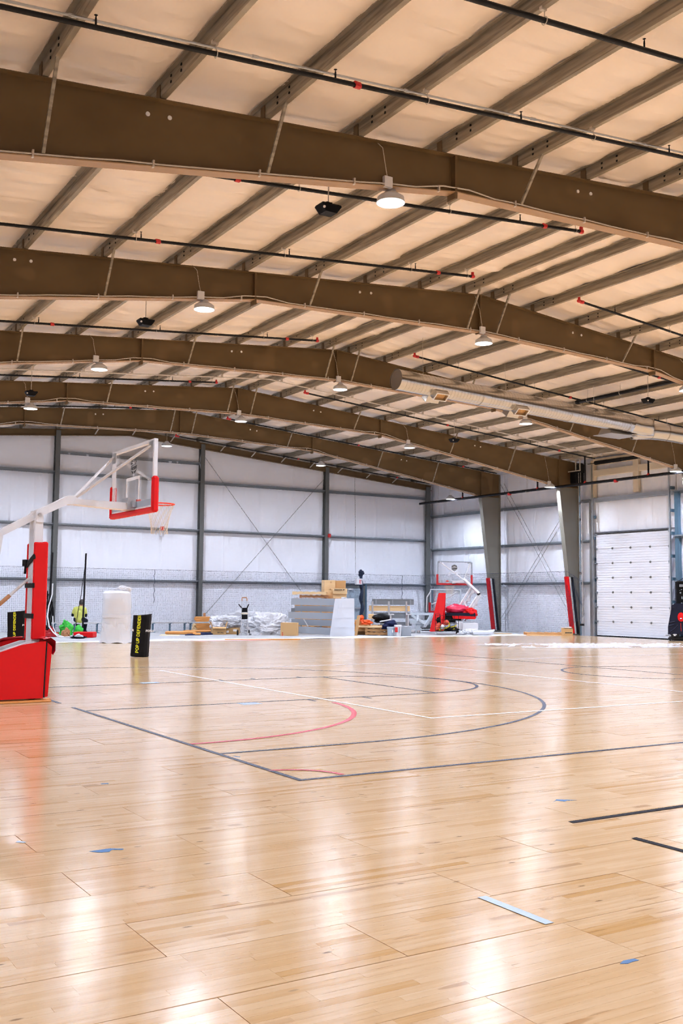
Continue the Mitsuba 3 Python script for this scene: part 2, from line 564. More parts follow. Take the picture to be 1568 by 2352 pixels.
thing('court_mark', 'wide dark lane block on the farther lane edge', 'court mark', box(6.48, 6.80, 17.05, 17.28, 0.0012, ZM), 'block_gray')
thing('court_line', 'white line running away beside the red arc, with a corner at its near end', 'court line', strip_line((7.9, 10.58), (7.9, 20.0), LW, ZM + .0004), 'line_white')
thing('court_line', 'white line from the white corner across to the right edge', 'court line', strip_line((7.9, 10.61), (26.0, 10.61), LW, ZM + .0004), 'line_white')
thing('court_line', 'far white line parallel to the end wall', 'court line', strip_line((7.9, 19.9), (26.0, 19.9), LW, ZM + .0004), 'line_white')
thing('court_line', 'white attack line crossing between the two long white lines', 'court line', strip_line((13.93, 10.61), (13.93, 19.9), LW, ZM + .0004), 'line_white')
thing('court_line', 'dark half-court line near the right edge of the floor', 'court line', strip_line((17.08, 7.56), (17.08, 22.8), LW), 'line_navy')
thing('court_line', 'dark center circle at half court', 'court line', arc_line((17.08, 15.2), 1.83, 0, 360, LW), 'line_navy')
thing('court_line', 'red curved line sweeping from the baseline to the white line', 'court line', arc_line((4.42, 13.33), 3.41, -92, -8, 0.07), 'line_red')
thing('court_line', 'short red quarter arc in the nearest court corner', 'court line', arc_line((4.22, 7.6), 0.5, 2, 86, 0.05), 'line_red')
thing('tape', 'long black tape strip near the right edge, pointing right', 'tape', strip_line((5.1, 5.255), (8.5, 5.255), 0.055), 'tape_black')
thing('tape', 'black tape strip at the right edge running toward the camera', 'tape', strip_line((5.13, 4.72), (5.13, 3.2), 0.05), 'tape_black')
thing('tape', 'pale blue tape strip in the right foreground', 'tape', strip_line((3.445, 4.195), (3.445, 3.695), 0.055), 'tape_pale')


def scrap(pts, z=0.0013, t=0.0008):
    return prism(sg.Polygon(pts), 'z', z, z + t)


thing('tape', 'blue tape scrap with a bent end in the left foreground', 'tape', [scrap([(2.0, 6.09), (2.03, 6.05), (2.05, 6.03), (2.1, 6.02), (2.13, 6.06), (2.19, 6.03), (2.2, 6.05), (2.13, 6.1)])], 'tape_blue')
thing('tape', 'blue tape scrap with a round middle right of the court corner', 'tape', [scrap([(5.49, 5.84), (5.55, 5.87), (5.58, 5.81), (5.62, 5.83), (5.70, 5.80), (5.63, 5.86), (5.58, 5.9), (5.54, 5.87)])], 'tape_blue')
thing('tape', 'torn blue tape scrap on the seam in the right foreground', 'tape', [scrap([(3.33, 3.15), (3.37, 3.17), (3.43, 3.165), (3.435, 3.14), (3.39, 3.14), (3.36, 3.135)])], 'tape_blue')
thing('tape', 'tiny blue tape dash left of the center foreground', 'tape', [scrap([(2.77, 8.17), (2.83, 8.16), (2.83, 8.19), (2.77, 8.2)])], 'tape_blue')
thing('tape', 'pale tape scrap by the left edge of the floor', 'tape', [scrap([(1.68, 6.53), (1.72, 6.49), (1.74, 6.51), (1.70, 6.56)])], 'tape_pale')
thing('tape', 'small blue scrap beside the baseline', 'tape', [scrap([(4.33, 8.98), (4.36, 8.9), (4.38, 8.92), (4.35, 8.99)])], 'tape_blue')

# ---- roof: purlins and the insulation liner that sags between them
PUR = [0.45] + [1.75 + 1.52 * i for i in range(10)]
PXS = sorted([XR - o for o in PUR] + [XR + o for o in PUR])
PD = 0.22


def ordinal(n):
    return ['first', 'second', 'third', 'fourth', 'fifth', 'sixth', 'seventh', 'eighth', 'ninth', 'tenth', 'eleventh'][n - 1]


ceil_k = struct('ceiling', 'pale insulation liner under the metal roof', 'ceiling',
                [prism([(X0 - .2, roof(X0 - .2) + .34), (XR, ZR + .34), (XR, ZR + .37), (X0 - .2, roof(X0 - .2) + .37)], 'y', Y0 - .3, Y1 + .4),
                 prism([(XR, ZR + .34), (X1 + .2, roof(X1 + .2) + .34), (X1 + .2, roof(X1 + .2) + .37), (XR, ZR + .37)], 'y', Y0 - .3, Y1 + .4)], 'galvanized')
edges = [X0 - .05] + PXS + [X1 + .05]
ys = np.arange(Y0 - .1, Y1 + .12, 0.055)
for i in range(len(edges) - 1):
    a, b = edges[i], edges[i + 1]
    u = np.linspace(0, 1, 9)
    X = (a + (b - a) * u)[:, None] + ys[None] * 0
    Yy = ys[None] + u[:, None] * 0
    P3 = np.stack([X, Yy, np.full_like(X, i * 3.7)], -1)
    sagk = 4 * u * (1 - u)
    amp = 0.085 * (0.6 + 0.9 * meshkit.noise(np.stack([ys * .45, ys * 0 + i * 5.3, ys * 0], -1)))
    wr = meshkit.noise(np.stack([(Yy + 0.25 * sagk[:, None]) * 6.0, X * .5, X * 0 + i], -1)) - .5
    wr2 = meshkit.noise(np.stack([(Yy + 0.2 * sagk[:, None]) * 2.1, X * .35, X * 0 + i + 40], -1)) - .5
    wr3 = np.abs(meshkit.noise(np.stack([(Yy + 0.3 * sagk[:, None]) * 9.0 + X * .6, X * .8, X * 0 + i + 80], -1)) - .5)
    lines = sum(np.exp(-((ys[None] + 0.22 * sagk[:, None] - yc) / 0.05) ** 2) for yc in NR.uniform(Y0, Y1, 14))
    Z = np.array([roof(x) for x in X[:, 0]])[:, None] + PD + .03 - sagk[:, None] * amp[None] + (wr * .038 + wr2 * .09 - .055 * lines - wr3 * .085 * (meshkit.noise(np.stack([Yy * .7, X * .4, X * 0 + i + 3], -1)) > .4)) * (0.35 + .65 * sagk[:, None])
    part(ceil_k, 'insulation_sheet', grid(np.stack([X, Yy, Z], -1)), 'roof_liner', True)

for i, x in enumerate(PXS):
    n = (len(PUR) - i) if i < len(PUR) else (i - len(PUR) + 1)
    side = 'left' if x < XR else 'right'
    s = 1 if x < XR else 1
    zb, zt = roof(x) + .012, roof(x) + PD
    w, t = 0.068, 0.004
    prof = [(x, zb), (x + w, zb), (x + w, zb + .02), (x + w - t, zb + .02), (x + w - t, zb + t), (x + t, zb + t), (x + t, zt), (x - w, zt), (x - w, zt - .02), (x - w + t, zt - .02), (x - w + t, zt - t), (x, zt - t)]
    k = thing('roof_purlin', f'galvanized roof purlin, {ordinal(n)} to the {side} of the ridge', 'purlin', prism(prof, 'y', Y0 - .1, Y1 + .05), 'purlin')
    bolts = []
    for yf in YF:
        for dy in (-.75, -.42, .42, .75):
            for dz in (.07, .15):
                bolts.append(cbox((x - .004, yf + dy, zb + dz), (.012, .028, .028)))
    part(k, 'lap_bolt', bolts, 'black_rubber', kind='stuff')

# ---- steel frames
FRAME_WORD = {5.5: 'frame overhead just behind the view', -1.2: 'frame behind the camera', 12.15: 'nearest steel roof frame, crossing the top of the view', 18.95: 'second steel roof frame from the camera',
              25.6: 'third steel roof frame, behind the silver duct', 32.31: 'fourth steel roof frame, ending in the column left of the big door', 37.53: 'farthest steel roof frame, ending in the column right of the corner'}


def rafter_line(f, off=0.0):
    xs = [X0 + 1.3, XR - 6.07, XR, XR + 6.07, X1 - 1.45]
    return [(x, f(x) + off) for x in xs]


def flange(pts, y, w, t):
    out = []
    for (xa, za), (xb, zb) in zip(pts[:-1], pts[1:]):
        out.append(bar((xa, y, za), (xb, y, zb), w, t))
    return out


FK = {}
for yf in YF:
    k = FK[yf] = thing('steel_frame', 'brown ' + FRAME_WORD[yf], 'steel frame')
    top = [(x, roof(x) - .012) for x in (-.95, XR, 31.95)]
    bot = [(x, roof(x) - depth(x)) for x in (0.3, XR - 6.07, XR, XR + 6.07, 30.7)]
    web = [(-.93, roof(-.93) - .02)] + [top[1]] + [(31.93, roof(31.93) - .02), (31.93, roof(30.7) - depth(30.7) + .02), (30.7, roof(30.7) - depth(30.7))] + bot[::-1][1:] + [(-.93, roof(.3) - depth(.3) + .02)]
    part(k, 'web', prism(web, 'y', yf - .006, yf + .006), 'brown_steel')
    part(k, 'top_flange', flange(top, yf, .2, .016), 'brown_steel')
    part(k, 'bottom_flange', flange([(x, z + .008) for x, z in bot], yf, .2, .016), 'flange_bounce_tan')
    for o in (3.27, 10.87):
        for sx in (-1, 1):
            for d in (-.15, .15):
                x = XR + sx * o + d
                part(k, 'web_plug', tube([(x, yf - .006, roof(x) - .2), (x, yf - .02, roof(x) - .2)], .03, 10), 'white_print')
    for x in (XR - 6.07, XR, XR + 6.07):
        zt, zb = roof(x) - .01, roof(x) - depth(x)
        part(k, 'splice_plate', [box(x - .022, x + .022, yf - .1, yf + .1, zb - (.1 if x != XR else .02), zt)], 'brown_steel')
    for o in (.45, 4.79, 9.35, 12.39):
        for sx in (-1, 1):
            x = XR + sx * o
            zb = roof(x) - depth(x)
            part(k, 'flange_brace', bar((x + .03, yf - .1, zb + .05), (x + .03, yf - .62, roof(x) + .05), .04, .04), 'purlin')
    for x in PXS:
        part(k, 'purlin_clip', box(x - .012, x - .004, yf - .06, yf + .06, roof(x) - .01, roof(x) + .2), 'brown_steel')
    # columns
    for sx in (1, -1):
        fx = (lambda x: x) if sx == 1 else (lambda x: 2 * XR - x - .02)
        zt = roof(30.7) - depth(30.7)
        zo = roof(31.93) - .03
        cw = [(fx(30.8), zt), (fx(31.93), zt), (fx(31.93), ZG), (fx(31.62), ZG)]
        part(k, 'column', prism(cw, 'y', yf - .006, yf + .006), 'column_steel')
        part(k, 'column_flange', [bar((fx(30.78), yf, zt), (fx(31.62), yf, ZG), .22, .016, up=(1, 0, 0)), box(fx(31.93), fx(31.95), yf - .11, yf + .11, ZG, zo)], 'column_steel')
        part(k, 'knee_plate', [box(fx(30.78), fx(30.81), yf - .1, yf + .1, zt - .02, roof(30.8) - .02), box(fx(30.8), fx(31.93), yf - .1, yf + .1, zt - .01, zt + .012)], 'brown_steel')
        part(k, 'base_plate', box(fx(31.5), fx(32.0), yf - .14, yf + .14, ZG, ZG + .02), 'column_steel')


# ---- walls: insulation sheets held between girts and columns
def sheet(u0, u1, v0, v1, seed, put3, bulge=.07, du=.04):
    nu, nv = max(8, int((u1 - u0) / du)), 12
    u, v = np.meshgrid(np.linspace(u0, u1, nu), np.linspace(v0, v1, nv), indexing='ij')
    s, t = (u - u0) / (u1 - u0), (v - v0) / (v1 - v0)
    b = (np.clip(4 * t * (1 - t), 0, 1) ** .5) * bulge * np.clip(np.minimum(s, 1 - s) * (u1 - u0) * 3, 0, 1)
    w = meshkit.noise(np.stack([u * 7.0, v * .5, u * 0 + seed], -1)) - .5 + .5 * (meshkit.noise(np.stack([u * 15.0, v * .9, u * 0 + seed + 4], -1)) - .5)
    w2 = meshkit.noise(np.stack([u * 2.0, v * .35, u * 0 + seed + 9], -1)) - .5
    fold = sum(np.exp(-((u - c) / .03) ** 2) for c in np.arange(u0 + 1.2, u1 - .3, 1.83))
    d = b + (w * .034 + w2 * .045) * (.35 + .65 * (2 * np.abs(t - .55)) ** 1.0) + .018 * fold
    return grid(put3(u, v, d))


WB = [-1.0, 5.6, 12.3, 19.0, 25.68, 32.0]
GZ = [ZG, 2.2, 4.53, 6.76]
YB = Y1
back_k = struct('wall_back', 'white insulated end wall of the hall', 'wall',
                prism([(X0 - .2, -.2), (X1 + .2, -.2), (X1 + .2, roof(X1) + .4), (XR, ZR + .4), (X0 - .2, roof(X0) + .4)], 'y', Y1 + .13, Y1 + .2), 'liner')
for i in range(5):
    a, b = WB[i], WB[i + 1]
    for j in range(3):
        part(back_k, 'insulation_panel', sheet(a, b, GZ[j], GZ[j + 1], i * 7 + j, lambda u, v, d: np.stack([u, YB + .05 - d, v], -1)), 'liner', True)
    nu, nv = int((b - a) / .06), 10
    u, t = np.meshgrid(np.linspace(a, b, nu), np.linspace(0, 1, nv), indexing='ij')
    v = GZ[3] + t * (np.array([[roof(x)] for x in u[:, 0]]) + .15 - GZ[3])
    w = meshkit.noise(np.stack([u * 6.0, v * .4, u * 0 + i], -1)) - .5
    part(back_k, 'insulation_panel', grid(np.stack([u, YB + .05 - .05 * (4 * t * (1 - t)) ** .5 - w * .02, v], -1)), 'liner', True)


def girt(p0, p1, inward, h=.2):
    """C-shaped girt: web against the wall, lips toward the room."""
    n = np.array(inward, float)
    p0, p1 = np.array(p0, float), np.array(p1, float)
    up = np.array([0, 0, 1.0])
    c = lambda o: (p0 + o, p1 + o)
    d = .19
    return [bar(*c(n * d / 2 + up * h * .10), d, .006), bar(*c(n * d + up * h * .05), .006, h * .30), bar(*c(n * .003 - up * .14 * h), .004, h * .5), bar(*c(n * d * .85 - up * h * .32), .05, .004)]


for i in range(5):
    a, b = WB[i] + .06, WB[i + 1] - .06
    for z in GZ[1:]:
        part(back_k, 'girt', girt((a, Y1, z), (b, Y1, z), (0, -1, 0)), 'girt')
part(back_k, 'girt', girt((12.36, Y1, 7.63), (18.94, Y1, 7.63), (0, -1, 0)), 'girt')
for x in WB[1:5]:
    zt = roof(x) - .05
    part(back_k, 'column', [box(x - .004, x + .004, Y1 - .24, Y1 + .03, ZG, zt), box(x - .1, x + .1, Y1 - .255, Y1 - .24, ZG, zt), box(x - .1, x + .1, Y1 + .0, Y1 + .015, ZG, zt)], 'gray_steel')
    part(back_k, 'column_base', box(x - .14, x + .14, Y1 - .3, Y1 + .05, ZG, ZG + .02), 'gray_steel')
part(back_k, 'corner_column', [box(31.72, 32.0, Y1 - .26, Y1 - .24, ZG, roof(32) - .1), box(31.86, 31.87, Y1 - .24, Y1, ZG, roof(32) - .1), box(31.98, 32.0, Y1 - .26, Y1, ZG, roof(32) - .1)], 'gray_steel')
for sx in (-1, 1):
    xe = XR + sx * 16.6
    for nm, w, o, t in (('rafter_web', .012, -.13, .26), ('rafter_flange', .2, -.265, .014), ('rafter_flange', .2, .0, .014)):
        part(back_k, nm, bar((XR, Y1 - .14, ZR + o), (xe, Y1 - .14, roof(xe) + o), w, t), 'brown_steel')
for (xa, za), (xb, zb) in (((19.08, 8.02), (25.55, .35)), ((25.55, 7.35), (19.08, .45))):
    part(back_k, 'brace_rod', tube([(xa, Y1 - .12, za), (xb, Y1 - .12, zb)], .009, 6), 'gray_steel')
for x in (13.9, 15.6, 17.4, 19.9, 21.5, 23.1, 24.7, 26.3, 28.0, 29.6):
    part(back_k, 'rafter_brace', bar((x, Y1 - .2, roof(x) - .22), (x + .03, Y1 - .7, roof(x) + .03), .045, .03), 'conduit')

# right wall
DY0, DY1, DZ = 27.45, 31.42, 4.29
right_k = struct('wall_right', 'white insulated side wall with the big door', 'wall', box(X1 + .13, X1 + .2, Y0 - .2, Y1 + .2, -.2, roof(X1) + .4), 'liner')
RY = [Y0, -1.2, 5.5, 12.15, 18.95, 25.6]
RG = [ZG, 2.25, 4.05, 5.8, 7.5]


def rsheet(ya, yb, za, zb, seed, bulge=.09):
    part(right_k, 'insulation_panel', sheet(ya, yb, za, zb, seed, lambda u, v, d: np.stack([X1 + .05 - d, u, v], -1), bulge), 'liner', True)


for i in range(len(RY) - 1):
    for j in range(4):
        rsheet(RY[i], RY[i + 1], RG[j], RG[j + 1], i * 5 + j + 50)
for ya, yb, s in ((25.6, DY0 - .2, 1), (DY1 + .25, 32.31, 2), (32.31, 37.53, 3), (37.53, Y1, 4)):
    for j in range(4):
        rsheet(ya, yb, RG[j], RG[j + 1], s * 11 + j)
        if j:
            part(right_k, 'girt', girt((X1 - .02, ya + .02, RG[j]), (X1 - .02, yb - .02, RG[j]), (-1, 0, 0)), 'girt')
rsheet(DY0 - .2, DY1 + .25, DZ + .12, 5.8, 77, .05)
rsheet(DY0 - .2, DY1 + .25, 5.8, 7.5, 78, .05)
part(right_k, 'door_header', girt((X1 - .02, DY0 - .1, 5.81), (X1 - .02, DY1 + .1, 5.81), (-1, 0, 0), .3), 'galvanized')
for z in (6.93, 7.42):
    part(right_k, 'cream_beam', box(X1 - .2, X1 - .02, 26.0, DY1 + .05, z - .13, z + .13), 'cream_tone')  # cream stands in for warm bounce on white steel
part(right_k, 'cream_post', box(X1 - .16, X1 - .03, 29.0, 29.28, 5.95, 7.4), 'cream_tone')
part(right_k, 'cream_post', box(X1 - .2, X1 - .02, DY1 + .02, DY1 + .2, 5.9, 7.5), 'cream_tone')
for y in (DY1 + .2, DY0 - .42):
    part(right_k, 'door_jamb', [box(X1 - .16, X1 + .02, y - .02, y + .16, ZG, 5.8), box(X1 - .17, X1 - .14, y + .02, y + .12, ZG, 5.8)], 'steel_blue' if y < 28 else 'galvanized')
for ya, za, yb, zb in ((37.4, 7.0, 32.75, .75), (37.15, 7.0, 32.5, .75), (32.5, 5.75, 37.2, .55), (32.75, 5.75, 37.45, .55)):
    part(right_k, 'brace_rod', tube([(X1 - .32 if abs(ya - yb) else 0, ya, za), (X1 - .32, yb, zb)], .009, 6), 'gray_steel')

left_k = struct('wall_left', 'white insulated side wall beside the camera', 'wall', box(X0 - .2, X0 - .13, Y0 - .2, Y1 + .2, -.2, roof(X0) + .4), 'liner')
LY = [Y0, -1.2, 5.5, 12.15, 18.95, 25.6, 32.31, 37.53, Y1]
for i in range(len(LY) - 1):
    for j in range(4):
        part(left_k, 'insulation_panel', sheet(LY[i], LY[i + 1], RG[j], RG[j + 1], i * 9 + j + 200, lambda u, v, d: np.stack([X0 - .05 + d, u, v], -1), .08, .1), 'liner', True)
struct('wall_front', 'white wall behind the camera', 'wall', prism([(X0 - .2, -.2), (X1 + .2, -.2), (X1 + .2, roof(X1) + .4), (XR, ZR + .4), (X0 - .2, roof(X0) + .4)], 'y', Y0 - .2, Y0 - .05), 'liner')

# ---- the lamps
for i, (y, x, z) in enumerate(LAMP_ROWS):
    col = {1.0: 'leftmost', 8.3: 'left', 15.65: 'ridge', 22.95: 'right', 23.0: 'right', 30.3: 'rightmost'}[x]
    row = {-1.2: 'behind the camera', 5.5: 'overhead', 12.2: 'under the nearest frame', 18.95: 'under the second frame', 25.6: 'under the third frame', 32.31: 'under the fourth frame', 39.2: 'on a rod near the end wall'}[y]
    k = thing('high_bay_lamp', f'bright white high-bay lamp {row}, {col} of its row', 'lamp', group='high-bay lamps under the roof')
    yy = y + (-.02 if y < 39 else 0)
    part(k, 'reflector', lathe([(.03, .2), (.07, .2), (.09, .16), (.15, .12), (.2, .085), (.214, 0), (.208, 0), (.193, .078)], (x, yy, z), 24), 'lamp_body', 30)
    lens = lathe([(LAMP_R * math.cos(t) + .0004, -.02 * math.sin(t)) for t in np.linspace(0, math.pi / 2, 5)], (x, yy, z + .058), 20)
    if lens.face_normals[:, 2].mean() > 0:
        lens.faces = lens.faces[:, ::-1]
    part(k, 'lens', lens, 'lamp_lens', emitter={'type': 'area', 'radiance': {'type': 'rgb', 'value': [LAMP_L * c for c in LAMP_RGB]}})
    if y > 39:
        part(k, 'rod', tube([(x, yy, z + .18), (x, yy, roof(x) + .19)], .008, 6), 'conduit')
    else:
        zb = roof(x) - depth(x)
        part(k, 'hook', tube([(x, yy, z + .18), (x, yy, zb)], .012, 6), 'white_paint')
        fk = FK[min(FK, key=lambda q: abs(q - y))]
        part(fk, 'junction_box', box(x - .2, x - .06, y - .16, y - .1, zb - .03, zb + .13), 'white_paint')
        part(fk, 'lamp_cord', tube([(x - .13, y - .13, zb + .1), (x - .18, y - .14, zb + .3), (x - .22, y - .13, zb + .55), (x - .3, y - .05, roof(x) + .0)], .006, 5), 'conduit')
# ================================================================== OVERHEAD SERVICES
def pipe_run(y, xa, xb, drop, label, r=.027, couplings=(), cap_a=False, cap_b=False, heads=True):
    k = thing('sprinkler_pipe', label, 'pipe')
    z = lambda x: roof(x) - drop
    xs = [xa, xb] if not (xa < XR < xb) else [xa, XR, xb]
    part(k, 'pipe', tube([(x, y, z(x)) for x in xs], r, 10), 'black_pipe', True)
    for x in couplings:
        sl = -SL if x > XR else SL
        part(k, 'coupling', tube([(x - .045, y, z(x) - sl * .045), (x - .04, y, z(x)), (x + .04, y, z(x)), (x + .045, y, z(x) + sl * .045)], [r * 1.1, r * 1.55, r * 1.55, r * 1.1], 10), 'red_paint')
    for x, c in ((xa, cap_a), (xb, cap_b)):
        if c:
            s = -1 if x == xa else 1
            part(k, 'end_cap', [tube([(x - .04 * s, y, z(x)), (x + .03 * s, y, z(x)), (x + .05 * s, y, z(x))], [r * 1.5, r * 1.5, r], 10), tube([(x, y, z(x)), (x, y, z(x) + .09)], r * 1.2, 8)], 'red_paint')
    for i, px in enumerate(PXS):
        if xa + .1 < px < xb - .1 and (i % 2 == int(y * 7) % 2 or px < xa + 1.4 or px > xb - 1.4):
            ring = [(px + .05, y + (r + .012) * math.cos(t), z(px) + (r + .012) * math.sin(t)) for t in np.linspace(0, 2 * math.pi, 13)]
            part(k, 'hanger', [tube(ring, .006, 5), tube([(px + .05, y, z(px) + r + .012), (px + .05, y, roof(px) + .03)], .006, 5), box(px - .01, px + .07, y - .02, y + .02, roof(px) - .01, roof(px) + .03)], 'conduit')
    if heads:
        x = xa + 1.2
        while x < xb - .5:
            part(k, 'sprinkler_head', [tube([(x, y, z(x) + r * .6), (x, y, z(x) + .09)], .012, 6), lathe([(.001, .09), (.012, .1), (.004, .13), (.022, .14), (.001, .142)], (x, y, z(x)), 8)], 'black_pipe')
            x += 3.05
    return k


LEFT_RUNS = [(8.25, 'thick black pipe crossing the top right corner of the view', .034), (10.48, 'black sprinkler pipe in front of the nearest frame, crossing the whole top', .03), (13.94, 'black sprinkler pipe just behind the nearest frame, passing the brightest lamp', .03),
             (17.25, 'black sprinkler pipe in front of the second frame, left of the ridge', .028), (20.5, 'black sprinkler pipe just behind the second frame, left of the ridge', .027), (24.05, 'black sprinkler pipe in front of the third frame, left of the ridge', .027),
             (30.7, 'black sprinkler pipe in front of the fourth frame, left of the ridge', .027), (36.27, 'black sprinkler pipe in front of the farthest frame, left of the ridge', .027)]
for y, lab, r in LEFT_RUNS:
    pipe_run(y, -1.0, 13.95, .125, lab, r, (6.62, 13.0) if y > 9 else (), cap_b=True)
for y, lab in ((10.48, 'black sprinkler pipe right of the ridge in front of the nearest frame'), (17.28, 'black sprinkler pipe right of the ridge, starting beside the second frame'), (20.3, 'black sprinkler pipe right of the ridge, just behind the second frame'),
               (23.95, 'black sprinkler pipe right of the ridge, passing above the silver duct'), (30.45, 'black sprinkler pipe right of the ridge in front of the fourth frame'), (36.7, 'black sprinkler pipe right of the ridge in front of the farthest frame'), (42.0, 'black sprinkler pipe under the sloping end wall rafter')):
    pipe_run(y, 17.2, 31.1, .13, lab, .027, (17.3, 23.4, 29.1), cap_a=True, heads=y < 40)

ck = thing('conduit', 'silver conduit above the black pipe at the top of the view', 'conduit')
part(ck, 'tube', tube([(-1.0, 10.51, roof(-1.0) - .035), (13.9, 10.51, roof(13.9) - .035)], .016, 8), 'galvanized', True)
for x in (3.0, 5.2, 7.4, 9.6, 11.9):
    part(ck, 'coupling', tube([(x - .04, 10.51, roof(x - .04) - .035), (x + .04, 10.51, roof(x + .04) - .035)], .023, 8), 'galvanized', True)
ck = thing('conduit', 'long pale conduit crossing the roof between the third and fourth frames', 'conduit')
part(ck, 'tube', tube([(-1.0, 29.9, roof(-1.0) - .1), (XR, 29.9, ZR - .1), (31.0, 29.9, roof(31.0) - .1)], .02, 8), 'conduit', True)
for x in PXS:
    part(ck, 'strap', box(x + .0, x + .06, 29.87, 29.93, roof(x) - .09, roof(x) + .02), 'conduit')
for yf in YF[2:]:
    name = {12.15: 'nearest', 18.95: 'second', 25.6: 'third', 32.31: 'fourth', 37.53: 'farthest'}[yf]
    ck = thing('cable', f'pale cable run clipped along the lower edge of the {name} frame', 'cable')
    xs = np.linspace(.6, 30.4, 60)
    rr = random.Random(int(yf * 10))
    part(ck, 'sheath', tube([(x, yf - .09, roof(x) - depth(x) + .034 + (.012 if rr.random() < .3 else 0) + (.05 if abs(abs(x - XR) - 6.07) < .3 else 0)) for x in xs], .013, 6), 'conduit', True)
    for x in np.arange(1.5, 30, 1.52):
        zb = roof(x) - depth(x)
        part(ck, 'clip', box(x - .012, x + .012, yf - .115, yf - .065, zb - .012, zb + .08), 'conduit')

# main sprinkler pipe along the right wall
mk = thing('sprinkler_main', 'thick black sprinkler main running along the right wall past the columns', 'pipe')
MX, MZ = 30.55, 6.27
part(mk, 'pipe', tube([(MX, 2.0, MZ), (MX, 42.05, MZ + .05)], .06, 12), 'black_pipe', True)
for y in (35.18, 28.77, 22.0, 15.0):
    part(mk, 'coupling', tube([(MX, y - .07, MZ), (MX, y - .06, MZ), (MX, y + .06, MZ), (MX, y + .07, MZ)], [.062, .075, .075, .062], 12), 'red_paint')
for y, zt in ((38.56, 6.75), (33.32, 6.85), (27.1, 7.0), (30.46, 7.42)):
    part(mk, 'riser', tube([(MX, y, MZ), (MX, y, zt)], .035, 8), 'black_pipe', True)
    part(mk, 'riser_fitting', tube([(MX, y, MZ + .05), (MX, y, MZ + .08), (MX, y, MZ + .12), (MX, y, MZ + .14)], [.066, .066, .045, .04], 8), 'red_paint')
for y in (34.0, 27.6, 40.5):
    part(mk, 'hanger', [tube([(MX, y + .0, MZ + .06), (MX, y, roof(MX))], .006, 5), tube([(MX + .07 * math.cos(t), y, MZ + .07 * math.sin(t)) for t in np.linspace(0, 6.283, 13)], .007, 5)], 'conduit')

fk = thing('sprinkler_feed', 'thick black feed pipe under the roof above the duct elbow', 'pipe')
part(fk, 'pipe', tube([(23.93, 18.0, 7.99), (23.93, 24.1, 7.99)], .06, 12), 'black_pipe', True)
part(fk, 'end_cap', tube([(23.93, 24.08, 7.99), (23.93, 24.2, 7.99)], .075, 12), 'black_rubber')
for y in (18.6, 22.3, 23.7):
    part(fk, 'hanger', [tube([(23.93 + .07 * math.cos(t), y, 7.99 + .07 * math.sin(t)) for t in np.linspace(0, 6.283, 13)], .008, 5), tube([(23.93, y, 8.05), (23.93, y, roof(23.93) + .2)], .006, 5)], 'conduit')

# hanging units
for (x, y, lab) in ((7.71, 13.0, 'black hanging sensor unit beside the brightest lamp'), (7.71, 20.7, 'black hanging sensor unit below the second frame, at left'), (7.71, 30.0, 'black hanging sensor unit near the left edge, above the far frames'),
                    (23.37, 30.0, 'small black hanging sensor unit in front of the fourth frame'), (23.37, 20.7, 'black hanging sensor unit above the duct elbow at right')):
    k = thing('hanging_sensor', lab, 'ceiling sensor')
    z = 7.42
    s = 1 if x < 15 else -1
    body = hullpts([(x + sx * a, y + sy * b, z + zz) for a, b, zz in ((.17, .12, .03), (.10, .10, -.075), (.16, .11, .055)) for sx in (-1, 1) for sy in (-1, 1)])
    part(k, 'housing', body, 'black_vinyl')
    part(k, 'mount', box(x - .05, x + .05, y - .04, y + .04, z + .055, z + .1), 'black_rubber')
    part(k, 'lens', tube([(x - .135, y - .115, z - .02), (x - .145, y - .13, z - .03)], .02, 10), 'white_print')
    part(k, 'rod', tube([(x, y, z + .1), (x + .005, y, roof(x) + .014)], .009, 6), 'conduit')

# duct
dk = thing('air_duct', 'long round silver spiral duct with two vent registers, hung under the roof at right', 'duct')
DYC, DR = 23.0, .29
dz = lambda x: 7.57 - (x - 15.9) * .0398
part(dk, 'tube', tube([(x, DYC, dz(x)) for x in np.linspace(15.9, 25.1, 30)], DR, 40, cap=False), 'duct', True)
part(dk, 'end_cap', tube([(15.9, DYC, dz(15.9)), (15.93, DYC, dz(15.93))], DR - .004, 40), 'duct_seam')
part(dk, 'end_ring', tube([(15.88, DYC, dz(15.88)), (15.93, DYC, dz(15.93))], DR + .008, 40, cap=False), 'duct', True)
seams = []
for x in np.arange(16.05, 25.0, .112):
    a = np.linspace(0, 2 * math.pi, 33)
    seams.append(tube([(x + .05 * t / 6.283, DYC + (DR + .001) * math.cos(t), dz(x) + (DR + .001) * math.sin(t)) for t in a], .0045, 4, cap=False))
part(dk, 'spiral_seam', seams, 'duct_seam', kind='stuff')
for x in (18.9, 22.4, 24.95):
    part(dk, 'joint_band', tube([(x - .1, DYC, dz(x)), (x - .095, DYC, dz(x)), (x + .095, DYC, dz(x)), (x + .1, DYC, dz(x))], [DR, DR + .012, DR + .012, DR], 40, cap=False), 'duct', True)
